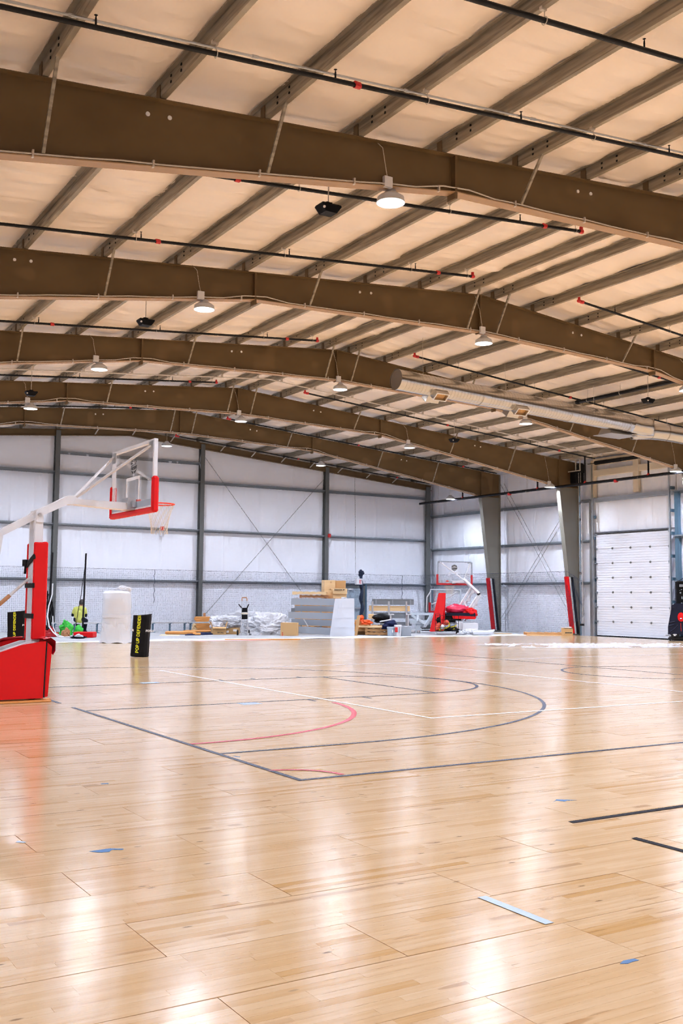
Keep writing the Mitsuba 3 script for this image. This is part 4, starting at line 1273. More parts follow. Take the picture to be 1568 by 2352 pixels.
popup(gp(321, 1509, 25.8) + [0, 0, .034], RZ0, 3.0, 'black inflatable prop with yellow vertical lettering standing on the court')
popup(gp(44, 1493, 29.3) + [0, 0, .034], RZ0 - 14, -1.0, 'black inflatable prop with yellow lettering partly hidden behind the red goal base', 1.12, .66)

# ---- tall black poles at left
k = thing('net_pole', 'tall black pole with a dark bundle of cords, beside the first end wall column', 'pole')
b, t = gp(110, 1455, 38.6), pt(120.5, 1269, 38.6)
part(k, 'pole', tube([b, t], .04, 10), 'black_pipe', True)
part(k, 'foot', lathe([(.001, .05), (.06, .05), (.26, .02), (.27, 0), (.001, 0)], b, 20), 'black_rubber')
for i in range(7):
    z = np.linspace(.05, 1.7 - .1 * i, 14)
    part(k, 'cord', tube([b + (t - b) * (zz / t[2]) * [1, 1, 0] + HR * (.05 + .03 * i - .12 + .05 * math.sin(zz * 3 + i)) + HF * (.05 * math.cos(i * 2)) + UZ * zz for zz in z], .022, 6), 'black_vinyl', True)
k = thing('power_cable', 'white cable dropping beside the black pole and curling onto the floor', 'cable',
          tube([pt(121, 1340, 38.3), pt(120, 1365, 38.3), pt(112, 1392, 38.2), pt(109, 1415, 38.1), pt(113, 1440, 38.0), pt(122, 1452, 37.8), pt(132, 1461, 37.6), pt(141, 1464, 37.5), pt(160, 1463, 37.5)], .025, 8), 'white_paint', True)
k = thing('power_cable', 'second white cable lying in a loop at the foot of the black pole', 'cable',
          tube([pt(121, 1415, 38.2), pt(122, 1440, 38.1), pt(128, 1455, 38.0), pt(140, 1461, 37.9), pt(150, 1464, 37.8)], .02, 8), 'white_paint', True)
k = thing('net_pole', 'slim tall black pole standing in front of the seated person', 'pole')
b, t = gp(189, 1456, 39.4), pt(197.5, 1271, 39.4)
part(k, 'pole', tube([b, t], .033, 10), 'black_pipe', True)
part(k, 'foot', lathe([(.001, .04), (.05, .04), (.22, .015), (.23, 0), (.001, 0)], b, 20), 'black_rubber')
part(k, 'strap', tube([pt(196.5, 1292, 39.35), pt(191, 1330, 39.3), pt(187, 1362, 39.3), pt(180, 1400, 39.3), pt(174, 1438, 39.3)], .012, 6), 'black_rubber', True)

# ---- benches


def bench(xa, xb, legs, label):
    k = thing('bench', label, 'bench', group='low aluminum benches along the end wall')
    y = 41.35
    part(k, 'seat', [box(xa, xb, y - .13, y + .13, .375, .41, .008), box(xa, xb, y - .13, y - .115, .35, .385), box(xa, xb, y + .115, y + .13, .35, .385)], 'aluminum')
    for x in legs:
        part(k, 'leg', [box(x - .03, x + .03, y - .03, y + .03, ZG + .02, .34), box(x - .035, x + .035, y - .14, y + .14, .34, .375), box(x - .04, x + .04, y - .2, y + .2, ZG, ZG + .03)], 'steel_blue')


ax = lambda px: at(px, 1430, 41.35)[0]
bench(ax(118), ax(243), (ax(125), ax(171), ax(223), ax(240)), 'aluminum bench with the seated person on it')
bench(ax(335), ax(429), (ax(351), ax(390), ax(424)), 'aluminum bench right of the black inflatable')
bench(ax(431), ax(500), (ax(437), ax(490)), 'aluminum bench running behind the stack of orange boards')

# ---- the seated person, seen from behind
PO = at(181, 1430, 41.35)
PO[2] = 0.0
W = lambda r, f, z: PO + HR * r + HF * f + UZ * z
SZ = .41
head = [[(W(.07, .05, 1.17), .085), (W(.075, .055, 1.235), .092)], [(W(.075, .075, 1.15), .062), (W(.078, .115, 1.14), .045)], [(W(.05, .02, 1.0), .06), (W(.07, .045, 1.13), .056)]]
ears = [[(W(.075 + s * .09, .06, 1.19), .016), (W(.075 + s * .095, .055, 1.215), .018)] for s in (-1, 1)]
face = [[(W(.077, .15, 1.19), .014), (W(.077, .165, 1.165), .018)]]
torso = [[(W(.0, .0, SZ + .12), .14), (W(.02, .0, .78), .13)], [(W(-.07, .02, .55), .11), (W(-.1, .02, .92), .10)], [(W(.09, .02, .55), .11), (W(.14, .02, .92), .10)], [(W(-.13, .02, .95), .085), (W(.17, .02, .95), .085)]]
armL = [[(W(-.19, .02, .93), .062), (W(-.27, .03, .70), .048)], [(W(-.27, .03, .70), .045), (W(-.30, .20, .84), .034)], [(W(-.30, .20, .84), .034), (W(-.305, .24, .90), .036)]]
armR = [[(W(.23, .02, .93), .062), (W(.27, .05, .68), .048)], [(W(.27, .05, .68), .045), (W(.14, .27, .72), .034)], [(W(.14, .27, .72), .034), (W(.08, .30, .73), .036)]]
fing = []
for i in range(4):
    fing.append([(W(-.31 + .0 * i, .25 + .018 * i, .92), .011), (W(-.305, .27 + .018 * i, .975 - .006 * i), .010)])
    fing.append([(W(.07, .30 + .015 * i, .735 - .012 * i), .011), (W(.02, .31 + .015 * i, .735 - .012 * i), .010)])
fing += [[(W(-.295, .22, .9), .012), (W(-.275, .25, .94), .011)], [(W(.08, .28, .75), .012), (W(.04, .27, .775), .011)]]
legs = []
for s in (-1, 1):
    hx = .1 * s + .02
    legs += [[(W(hx, .02, SZ + .11), .105), (W(hx + .06 * s, .42, SZ + .06), .075)], [(W(hx + .06 * s, .42, SZ + .06), .07), (W(hx + .045 * s, .33, .08), .045)]]
feet = [[(W(.1 * s + .02 + .045 * s, .32, .03), .042), (W(.1 * s + .02 + .06 * s, .50, .012), .034)] for s in (-1, 1)]
pk = thing('person', 'person in a yellow-green shirt and dark trousers sitting on the bench with the back turned', 'person', man(head + ears + face + torso + armL + armR + fing + legs + feet, .03, 5), 'skin', True)
grow = lambda chs, d: [[(p, r + d) for p, r in ch] for ch in chs]
part(pk, 'shirt', man(grow(torso, .022) + [[(W(-.17, .02, .945), .088), (W(-.232, .025, .80), .075)], [(W(.21, .02, .945), .088), (W(.252, .035, .80), .075)], [(W(.02, .0, .50), .17), (W(.02, .0, .62), .16)], [(W(.0, .02, 1.0), .085), (W(.09, .02, 1.0), .085)]], .03, 5), 'hivis', True)
for a in ([[(W(-.24, .026, .80), .060), (W(-.27, .03, .70), .058)], [(W(-.27, .03, .70), .058), (W(-.285, .11, .77), .050)]], [[(W(.256, .038, .80), .060), (W(.27, .05, .68), .058)], [(W(.27, .05, .68), .058), (W(.22, .14, .70), .050)]]):
    part(pk, 'elbow_sleeve', man(a, .02, 3), 'dark_cloth', True)
part(pk, 'trousers', man(grow(legs, .016) + [[(W(-.1, .0, SZ + .12), .125), (W(.14, .0, SZ + .12), .125)]], .03, 4), 'dark_cloth', True)
part(pk, 'hair', man([[(W(.073, .035, 1.235), .098), (W(.078, .065, 1.262), .092)], [(W(.07, .012, 1.195), .078), (W(.075, .03, 1.24), .092)]], .02, 3), 'hair', True)
for ch in feet:
    part(pk, 'shoe', man([[(p + [0, 0, .012], r + .012) for p, r in ch]], .02, 2), 'black_rubber', True)

# ---- bags and mats on the floor near the person
thing('floor_mat', 'flat red mat beside the goal mast, at the foot of the black pole', 'mat', [lbox(38.0, 96, 127, 1463.5, 1453, .5, .02, ground=True)], 'dark_red_vinyl')
k = thing('bag', 'red bag with a dark top lying on the red mat', 'bag', lump(pt(111, 1448, 38.2), (.55, .4, .3), 3, .4), 'dark_red_vinyl', True)
part(k, 'flap', lump(pt(109, 1443, 38.2), (.5, .38, .2), 8, .4), 'black_vinyl', True)
thing('floor_mat', 'flat red mat right of the brown paper ball', 'mat', lbox(37.6, 168, 213, 1462.5, 1452, .6, .02, ground=True), 'red_vinyl')
k = thing('cloth_bag', 'bright green bag slumped behind the brown paper ball', 'bag', lump(gp(152, 1460, 38.7) + [0, 0, .27], (.5, .4, .55), 12, .35), 'green_cloth', True)
part(k, 'flap', lump(gp(150, 1460, 38.6) + [0, 0, .48], (.26, .2, .26), 14, .6), 'green_cloth', True)
thing('cloth_bag', 'crumpled green bag at the feet of the seated person', 'bag', lump(gp(180, 1460, 38.9) + [0, 0, .2], (.36, .3, .4), 19, .35), 'green_cloth', True)
thing('cloth_bag', 'flat green cloth left of the brown paper ball', 'cloth', lump(gp(136, 1461, 38.7) + [0, 0, .07], (.42, .3, .14), 23, .5), 'green_cloth', True)
thing('paper_ball', 'crumpled ball of brown paper in front of the green bag', 'paper', lump(gp(151, 1460, 38.0) + [0, 0, .16], (.32, .3, .34), 30, .35), 'paper_brown', True)
k = thing('cloth_heap', 'black and white cloth heap in front of the red mat', 'cloth', lump(gp(180, 1465, 36.9) + [0, 0, .06], (.5, .3, .14), 33, .5), 'dark_cloth', True)
part(k, 'white_fold', lump(gp(181, 1464, 36.75) + [0, 0, .11], (.3, .15, .1), 34, .6), 'white_cloth', True)
part(k, 'white_fold', lump(gp(164, 1464, 36.9) + [0, 0, .06], (.12, .15, .12), 35, .6), 'white_cloth', True)

# ---- white sheet along the edge of the court
n, mrow = 160, 6
e = np.linspace(-.9, 30.2, n)
sh = []
for j in range(mrow):
    t = j / (mrow - 1)
    yy = 32.85 + t * (1.5 + .35 * np.sin(e * .9 + 1) + .25 * np.sin(e * 2.3)) + (.12 * np.sin(e * 1.7) if j == 0 else 0)
    zz = ZG + .006 + (.055 * np.clip(meshkit.noise(np.stack([e * 1.1, e * 0 + t * .8, e * 0], -1)) - .35, 0, 1)) * (1 - t * .4)
    sh.append(np.stack([e, yy, zz], -1))
thing('plastic_sheet', 'long wavy strip of white sheeting along the far edge of the court', 'sheet', grid(np.array(sh)), 'white_sheet', True)
thing('pink_sheet', 'flat pink sheet at the far edge of the court, left end under the orange plank', 'sheet', hullpts([np.array([x, y, z]) for x, y in ((14.2, 32.25), (17.0, 32.3), (16.4, 32.6), (14.0, 32.6)) for z in (.0035, .006)]), 'pink_sheet')
thing('plank', 'thin orange-red plank lying on the far edge of the court', 'plank', bar((15.4, 32.75, .02), (18.1, 32.2, .02), .14, .025), 'orange_board')
thing('plank', 'tan plank on the floor in front of the cardboard box by the side wall', 'plank', [bar((29.6, 33.0, .0), (31.1, 31.9, .0), .35, .03)], 'tan_plank')
# crumpled clear film on the court at right
nf = 190
U, V = np.meshgrid(np.linspace(0, 1, nf), np.linspace(-1, 1, 40), indexing='ij')
cx, cy = 20.8 + U * 9.3, 25.6 + U * -2.6
wd = .55 + .85 * np.sin(np.pi * np.clip(U * .9 + .1, 0, 1)) + .25 * (meshkit.noise(np.stack([U * 14, U * 0, U * 0], -1)) - .5)
hh = .012 + .15 * np.abs(meshkit.noise(np.stack([U * 60, V * 9, U * 0], -1)) - .5) * (1 - np.abs(V) ** 3) + .03 * meshkit.noise(np.stack([U * 16, V * 3, U * 0 + 4], -1)) * (1 - V ** 2)
fm = grid(np.stack([cx + V * wd * .27, cy + V * wd * .96, hh], -1))
ctr = fm.triangles_center
uc = (ctr[:, 0] - 20.8) / 9.3
torn = meshkit.noise(ctr * [1.1, 1.6, 0] + 5) + .5 * (meshkit.noise(ctr * [4.5, 5.0, 0] + 9) - .5)
keep = torn > .22 + .24 * (np.abs(uc - .62) * 1.7) ** 1.5
fm = trimesh.Trimesh(fm.vertices, fm.faces[keep], process=False)
fm.remove_unreferenced_vertices()
thing('plastic_film', 'crumpled clear plastic film spread on the court in front of the big door', 'plastic film', fm, 'film', False)

# ---- boards, boxes and plastic left of the hand truck
for i in range(11):
    py = 1448.5 - i * 2.9
    x0 = 452 - (i * .8 if i < 6 else 4.8 + (i - 6) * .6) + (2 if i % 3 == 1 else 0)
    x1 = (494, 498, 496, 501, 500, 503, 501, 504, 502, 505, 506)[i]
    thing('board', f'orange wooden board, {ordinal(11 - i)} from the top of the stack beside the benches', 'board', lbox(45.3, x0, x1, py, py - 2.75, .55, .006, (i % 3 - 1) * .8, ground=(i == 0)), 'orange_board', group='orange boards in the stack beside the benches')
thing('board', 'small orange board lying across the top right of the stack beside the benches', 'board', lbox(45.2, 504, 521, 1419.5, 1416.5, .5, .006), 'orange_board')
thing('tool_handle', 'dark brown block standing upright behind the orange stack', 'block', quad_prism(46.0, [(466.5, 1416), (472, 1416), (471, 1407.5), (466, 1408.5)], .1), 'paper_brown')
thing('foam_block', 'pale block wedged at the left end of the orange stack', 'block', lump(gp(447, 1449, 45.9) + [0, 0, .16], (.26, .3, .32), 41, .35), 'plywood')
for i, (a, b, y0, y1, lab, rz) in enumerate(((378, 446, 1456.5, 1451, 'wide orange board lying nearest among the loose boards left of the open box', 3), (421, 483, 1452, 1448.5, 'long orange board lying behind, beside the open cardboard box', -4), (365, 408, 1461, 1459, 'pale board lying flat at the left of the loose boards', 2), (440, 458, 1458, 1454.5, 'short dark orange board end among the loose boards', 8))):
    thing('board', lab, 'board', lbox((41.5, 43.0, 40.4, 41.0)[i], a, b, y0, y1, .7, .008, rz), 'orange_board' if i != 2 else 'plywood')
thing('tarp', 'dark flat tarp under the loose boards', 'tarp', hullpts([gp(425, 1461, 40.6) + [0, 0, z] for z in (0.001, .03)] + [gp(497, 1458, 41.9) + [0, 0, z] for z in (0.001, .05)] + [gp(440, 1456, 43.2) + [0, 0, z] for z in (0.001, .05)] + [gp(500, 1454, 43.2) + [0, 0, .05]]), 'navy_cloth')


def carton(name, label, D, px0, px1, pyb, pyt, th, rz=0.0, open_=False, matn='cardboard'):
    k = thing(name, label, 'box')
    m = lbox(D, px0, px1, pyb, pyt, th, .004, rz, ground=True)
    part(k, 'body', m, matn)
    b = m.bounds
    c = (b[0] + b[1]) / 2
    w = np.linalg.norm((pt(px1, pyb, D) - pt(px0, pyb, D))[:2])
    pl_ = placer((c[0], c[1], 0), RZ0 + rz)
    z1, z0 = b[1][2], b[0][2]
    if open_:
        part(k, 'inside', pl_(box(-w / 2 + .015, w / 2 - .015, -th / 2 + .015, th / 2 - .015, z1 - .001, z1 + .001)), 'cardboard_dark')
        for s in (-1, 1):
            part(k, 'flap', pl_(bar((s * w / 2, 0, z1), (s * (w / 2 + .06), 0, z1 + .22), th * .95, .008)), matn)
        part(k, 'flap', pl_(bar((0, -th / 2, z1), (0, -th / 2 - .15, z1 - .05), w * .95, .008)), matn)
    else:
        part(k, 'tape', pl_(box(-w / 2 - .002, w / 2 + .002, -.03, .03, z1, z1 + .002)), 'tan_plank')
    return k, pl_, w, z0, z1


k, pl_, w, z0, z1 = carton('cardboard_box', 'open brown cardboard box full of plastic in front of the orange stack', 41.8, 484, 515.5, 1459.5, 1440.5, .5, 14, True)
part(k, 'print', [pl_(box(-.06 + .05 * i, -.03 + .05 * i, -.254, -.25, z0 + .05, z0 + .085 + .02 * (i % 3 == 0))) for i in range(5)], 'black_print')
part(k, 'contents', crinkle(pt(497, 1437, 42.1), (.5, .4, .3), 44, .7), 'bubble', 25)
k, pl_, w, z0, z1 = carton('cardboard_box', 'brown cardboard box with white labels behind the hand truck wheel', 42.3, 519, 547, 1459, 1442, .45, -6)
part(k, 'paper_label', [pl_(box(w * .12, w * .42, -.229, -.225, z0 + .12, z1 - .06)), pl_(box(-w * .45, -w * .25, -.229, -.225, z0 + .06, z1 - .12))], 'white_print')
k, pl_, w, z0, z1 = carton('cardboard_box', 'clean brown cardboard box in front of the gray bleacher planks', 41.2, 645, 683, 1460.5, 1430.5, .5, -5)
part(k, 'red_mark', pl_(box(-w * .40, -w * .36, -.254, -.25, z0 + .0, z0 + .14)), 'red_paint')
k, pl_, w, z0, z1 = carton('cardboard_box', 'small printed brown box against the red pad of the column by the big door', 43.2, 1293, 1315, 1459, 1442.5, .35, 4)
part(k, 'print', [pl_(box(-.13 + .06 * i, -.085 + .06 * i, -.179, -.175, z0 + .13, z0 + .18)) for i in range(5)] + [pl_(box(-w / 2, w / 2, -.179, -.175, z1 - .03, z1 - .01))], 'black_print')
part(k, 'paper', pl_(box(w * .1, w * .4, -.1, .1, z1, z1 + .05)), 'white_cloth')

thing('plastic_heap', 'puffy heap of white plastic film on the boxes left of the hand truck', 'plastic film', crinkle(pt(520, 1428, 42.6), (1.25, .8, .5), 50, .7), 'bubble', 25)
thing('plastic_heap', 'big heap of white plastic film between the hand truck and the clean box', 'plastic film', crinkle(gp(612, 1459, 42.2) + [0, 0, .42], (1.75, 1.0, .9), 57, .6), 'bubble', 25)
thing('plastic_heap', 'clear plastic film piled behind the hand truck', 'plastic film', crinkle(gp(572, 1455, 44.5) + [0, 0, .48], (2.0, .7, .98), 61, .7), 'film', 25)
for i in range(4):
    thing('board', f'orange board, {ordinal(4 - i)} from the top of the short pile behind the big plastic heap', 'board', lbox(45.5, 597 + i * .4, 630 - (i % 2), 1419.5 - i * 2.6, 1417.1 - i * 2.6, .5, .005), 'orange_board', group='orange boards behind the big plastic heap')
m = lbox(45.5, 598, 629, 1452, 1419.6, .48, 0, ground=True)
thing('crate', 'wooden crate under the short pile of orange boards, hidden behind plastic', 'crate', m, 'plywood')
thing('lilac_board', 'lilac foam board standing behind the big plastic heap', 'board', quad_prism(45.2, [(632, 1450), (656, 1450), (653.5, 1410.5), (631, 1409)], .05), 'lilac')

# ---- hand truck
k = thing('hand_truck', 'aluminum hand truck with black loop handle standing before the plastic heaps', 'hand truck')
D = 41.2
q = lambda px, py, d=0.0: pt(px, py, D + d)
for px in (554.5, 568.5):
    part(k, 'rail', tube([q(px - .5 + (px > 560), 1459), q(px, 1410, .12), q(555.5 if px < 560 else 567, 1380, .2)], .018, 8), 'aluminum', True)
part(k, 'handle', tube([q(555.5, 1380, .2), q(555.5, 1374.5, .21), q(556.5, 1372.6, .21), q(565.5, 1372.6, .21), q(566.8, 1374.5, .21), q(567, 1380, .2)], .022, 8), 'paper_brown', True)
for a, b in (((554.5, 1396), (548, 1388)), ((567.5, 1396), (571, 1388))):
    part(k, 'grip', tube([q(*a, .1), q(*b, .02)], .022, 8), 'black_rubber', True)
part(k, 'panel', quad_prism(D + .1, [(555, 1406), (568, 1406), (567.5, 1396), (556, 1396)], .03), 'black_vinyl')
part(k, 'panel', quad_prism(D + .08, [(555, 1422), (568.5, 1422), (568, 1411.5), (555, 1411.5)], .03), 'black_vinyl')
part(k, 'crossbar', quad_prism(D + .08, [(554, 1411), (569, 1411), (569, 1407.5), (554, 1407.5)], .04), 'cream_tone')
part(k, 'brace', [tube([q(555, 1432, .1), q(551, 1458, .2)], .014, 6), tube([q(568, 1432, .1), q(572, 1458, .2)], .014, 6), tube([q(553, 1452, .1), q(571, 1452, .1)], .014, 6)], 'aluminum')
for px in (545.5, 571.5):
    part(k, 'wheel', tube([q(px - 1.3, 1453.5, .2), q(px + 1.3, 1453.5, .2)], .115, 18), 'black_rubber')
for px in (551.5, 569.5):
    part(k, 'toe_plate', lbox(D - .1, px - 2.5, px + 2.5, 1460, 1454, .03, ground=True), 'aluminum')

# ---- pallets behind and on the gray planks


def pallet(D, px, py, label, w=1.2, d=1.0, rz=0.0, z=None, group=None, matn='pallet_wood'):
    c = pt(px, py, D) + HF * d / 2
    if z is not None:
        c[2] = z
    k = thing('pallet', label, 'pallet', group=group)
    pl_ = placer(c, RZ0 + rz)
    for i in range(6):
        x = -w / 2 + .05 + i * (w - .1) / 5
        part(k, 'deck_board', pl_(box(x - .05, x + .05, -d / 2, d / 2, .118, .136)), matn)
    for i in range(3):
        y = -d / 2 + .03 + i * (d - .06) / 2
        part(k, 'stringer', pl_(box(-w / 2, w / 2, y - .02, y + .02, .018, .118)), matn)
        x = -w / 2 + .05 + i * (w - .1) / 2
        part(k, 'bottom_board', pl_(box(x - .05, x + .05, -d / 2, d / 2, 0, .018)), matn)
    return k


for i in range(11):
    pallet(44.2, 716, 1452, f'wooden pallet, {ordinal(11 - i)} from the top of the tall stack behind the gray planks', 1.5, 1.1, (i * 37 % 5 - 2) * .7, ZG + .001 + i * .1375, 'pallets in the tall stack behind the gray planks')
pallet(43.8, 720, 1373, 'dark-bottomed pallet lying under the plywood crates', 1.25, 1.0, 2, ZG + .003 + 11 * .1375, matn='paper_brown')
pallet(43.7, 711, 1366, 'pale pallet on top of everything, left of the plywood crates', 1.45, 1.0, -3, ZG + .006 + 12 * .1375, matn='plywood')
zc = ZG + .004 + 11 * .1375
a = pt(767, 1373, 43.6)


def zbox(D, px0, px1, z0, pyt, th, bev=0, rz=0):
    m = lbox(D, px0, px1, 1400, pyt, th, bev, rz)
    v = m.vertices
    zt = v[:, 2].max()
    zb = v[:, 2].min()
    v[:, 2] = z0 + (v[:, 2] - zb) * (zt - z0) / (zt - zb)
    return m


thing('pallet_block', 'timber stand under the plywood crates, hidden behind the white wrapped block', 'block', zbox(44.5, 742, 795, ZG, 1374.5, .9), 'pallet_wood')
zt = pt(768, 1374.4, 44.5)[2]
k = thing('plywood_crate', 'tall plywood crate at the left on top of the pallets', 'crate')
part(k, 'body', zbox(44.9, 740, 766, zt, 1332.5, .5, .004, 16), 'plywood')
part(k, 'hand_hole', [quad_prism(44.88, [(x, y), (x + 1.4, y), (x + 1.4, y - 3), (x, y - 3)], .04) for x, y in ((749, 1339), (759, 1339), (757.5, 1355))], 'cardboard_dark')
thing('plywood_crate', 'reddish plywood crate at the right on top of the pallets', 'crate', zbox(45.1, 765.5, 793, zt, 1333.5, .5, .004, -2), 'tan_plank')
k = thing('plywood_crate', 'low plywood crate in front of the reddish crate', 'crate')
part(k, 'body', zbox(44.55, 764.5, 795, zt, 1364.5, .3, .004, -2), 'plywood')
part(k, 'rail', zbox(44.45, 764, 796.5, pt(768, 1364, 44.5)[2], 1351.5, .36, .004, -2), 'plywood')
part(k, 'print', [quad_prism(44.38, [(768 + 2.6 * i, 1355.5), (769.6 + 2.6 * i, 1355.5), (769.6 + 2.6 * i, 1353.6), (768 + 2.6 * i, 1353.6)], .07) for i in range(7)] + [quad_prism(44.38, [(788, 1355.5), (791, 1355.5), (791, 1353.4), (788, 1353.4)], .07)], 'black_print')

# ---- gray bleacher planks
k = thing('bleacher_unit', 'gray bleacher planks stacked on edge in front of the pallets', 'bleacher')
for D, (a, b, c, d, e, f, g, h) in ((42.4, (668.6, 1389, 768, 1391.5, 768, 1375, 668.6, 1374)), (42.9, (677, 1403.5, 768, 1405.5, 768, 1392.5, 677, 1391.5)), (42.2, (662, 1420, 766, 1423, 766, 1408, 662, 1405)), (43.0, (669, 1435, 766, 1439, 766, 1424.5, 669, 1421.5)), (42.0, (682.5, 1453.8, 760, 1458.8, 760, 1442, 682.5, 1438.5))):
    part(k, 'plank', quad_prism(D, [(a, b), (c, d), (e, f), (g, h)], .05), 'bleacher_gray')
part(k, 'brace', quad_prism(42.05, [(696, 1422), (698, 1421.6), (708.5, 1438.5), (706, 1439)], .04), 'aluminum')
for px in (690, 735):
    part(k, 'upright', quad_prism(43.12, [(px, 1455), (px + 3, 1455), (px + 3, 1374), (px, 1374)], .05), 'bleacher_gray')
part(k, 'end_bracket', quad_prism(42.95, [(668.5, 1406), (677, 1406), (677, 1396.5), (668.5, 1396.5)], .05), 'girt')

# ---- white wrapped block
k = thing('wrapped_block', 'tall white foam-wrapped block with a slanted left edge, standing right of the gray planks', 'wrapped block', quad_prism(40.9, [(756.5, 1463.4), (814, 1464.2), (813.3, 1374.6), (769, 1375)], .55), 'foam_white')
part(k, 'film_tuft', lump(pt(790, 1373.5, 41.1), (.22, .3, .07), 66, .5), 'bubble', True)
for py in (1395, 1419, 1441):
    part(k, 'wrap_edge', quad_prism(40.885, [(769 - (py - 1375) * .14, py), (813.6, py + .4), (813.6, py + .9), (769 - (py - 1375) * .14, py + .5)], .02), 'foam_white')

# ---- pallet pile right of the white block
for i in range(3):
    pallet(42.6, 872 - i * 2, 1457, f'wooden pallet, {ordinal(3 - i)} from the top of the low pile right of the white block', 1.15, .9, (i - 1) * 4, ZG + .001 + i * .1375, 'pallets in the low pile right of the white block')
for i in range(5):
    thing('board', f'brown board, {ordinal(5 - i)} from the top of the boards between the white block and the pallets', 'board', lbox(43.0, 814 + (i % 3), 846 - 2 * (i % 2), 1450 - 5.2 * i, 1444.85 - 5.2 * i, .6, .006, (i % 3 - 1) * 3), ('pallet_wood', 'orange_board')[i % 2], group='brown boards between the white block and the low pallets')
thing('crate', 'dark timber blocks carrying the brown boards right of the white block', 'block', lbox(43.2, 816, 850, 1457, 1428, .5, 0, ground=True), 'cardboard_dark')
thing('board', 'tan plank leaning against the pile right of the white block', 'board', quad_prism(42.0, [(814, 1460), (820, 1460), (827.5, 1414), (820, 1413.5)], .05), 'tan_plank')
thing('board', 'pale plank lying across the top of the low pallets', 'board', lbox(42.5, 824, 884, 1441.5, 1437.5, .5, .006, -3), 'plywood')
thing('vest', 'bright orange vest on the boards right of the white block', 'cloth', lump(pt(842, 1429, 42.6), (.5, .35, .2), 70, .55), 'orange_cloth', True)
thing('vest', 'small orange vest on top of the boards beside the leaning plank', 'cloth', lump(pt(829, 1421, 42.8), (.3, .25, .24), 71, .55), 'orange_cloth', True)
thing('cardboard_box', 'small pale box behind the black cushions', 'box', lbox(43.8, 846, 858, 1421, 1410.5, .3, .004), 'plywood')
k = thing('cushion', 'thick black pad lying on the low pallets, upper one', 'pad', lump(pt(875, 1416, 43.0), (.78, .6, .27), 74, .12, 3), 'black_vinyl', True)
thing('cushion', 'thinner black pad under the upper black pad', 'pad', lump(pt(876, 1425, 43.0), (.62, .6, .2), 75, .2, 3), 'black_vinyl', True)
thing('tarp', 'crumpled navy tarp hanging over the right end of the low pallets', 'tarp', lump(pt(897, 1435, 42.5), (.72, .5, .36), 77, .5), 'navy_cloth', True)
thing('tube', 'white tube lying on the navy tarp', 'tube', tube([pt(872, 1428, 42.3), pt(897, 1423.5, 42.5)], .028, 8), 'white_paint', True)


def bucket(label, px, D, r, h, m, lid=False):
    c = gp(px, 1457, D)
    k = thing('bucket', label, 'bucket')
    part(k, 'body', lathe([(.001, 0), (r * .84, 0), (r, h), (r * 1.05, h), (r * 1.05, h - .05), (r * 1.0, h - .055)], c + [0, 0, .001], 24), m, 40)
    part(k, 'rim', lathe([(r * 1.04, h - .02), (r * 1.07, h - .01), (r * 1.04, h + .005), (r * .97, h)], c, 24), m, True)
    return k, c


k, c = bucket('blue-gray plastic bucket in front of the low pallets', 897, 42.0, .155, .37, 'blue_gray')
part(k, 'inside', lathe([(.001, .35), (.15, .35)], c, 24), 'black_rubber')
part(k, 'sticker', quad_prism(41.83, [(900.5, 1453), (902.5, 1453), (902.5, 1447), (900.5, 1447)], .02), 'white_print')
k, c = bucket('white bucket with a red label beside the gray box', 913.5, 42.0, .15, .44, 'white_paint')
part(k, 'lid', lathe([(.001, .455), (.15, .455), (.16, .44), (.16, .42)], c, 24), 'white_paint', 30)
part(k, 'label_band', quad_prism(41.835, [(906.8, 1452), (913, 1452), (913, 1441), (906.8, 1441)], .05), 'red_paint')
part(k, 'label_band', quad_prism(41.835, [(915.5, 1454), (918.5, 1454), (918.5, 1440), (915.5, 1440)], .05), 'bleacher_gray')
k = thing('storage_box', 'gray metal box on the floor right of the white bucket', 'box', lbox(42.2, 921.5, 944, 1456, 1438.5, .4, .01, ground=True), 'bleacher_gray')
part(k, 'handle', quad_prism(42.18, [(929, 1440), (935, 1440), (935, 1439), (929, 1439)], .02), 'white_paint')

# ---- aluminum bleacher
k = thing('bleacher_unit', 'folded aluminum bleacher with three plank rows in front of the net', 'bleacher')
for D, (a, b, y0, y1) in ((46.5, (854, 950, 1389, 1376)), (46.3, (847, 941, 1403.5, 1391.5)), (46.1, (858, 955, 1420, 1407)), (46.0, (873, 945, 1437, 1428.5))):
    part(k, 'plank', [lbox(D, a, b, y0, y1, .03), lbox(D - .04, a, b, y1 + .8, y1, .06), lbox(D - .04, a, b, y0, y0 - .8, .06)], 'girt' if y0 != 1403.5 else 'plywood')
for px in (855, 892.5, 932.5):
    part(k, 'post', tube([gp(px + 1, 1445, 45.9), pt(px, 1381, 45.9)], .045, 8), 'aluminum', True)
    part(k, 'foot_bracket', lbox(45.7, px, px + 12, 1412.5, 1410, .2), 'white_paint')
for px in (897, 937):
    part(k, 'rear_leg', tube([gp(px, 1447, 45.6), pt(px, 1411, 45.7)], .04, 8), 'aluminum', True)
for px in (862, 900, 941):
    part(k, 'plank_bracket', lbox(46.42, px, px + 2.5, 1389.5, 1375.5, .03), 'bleacher_gray')

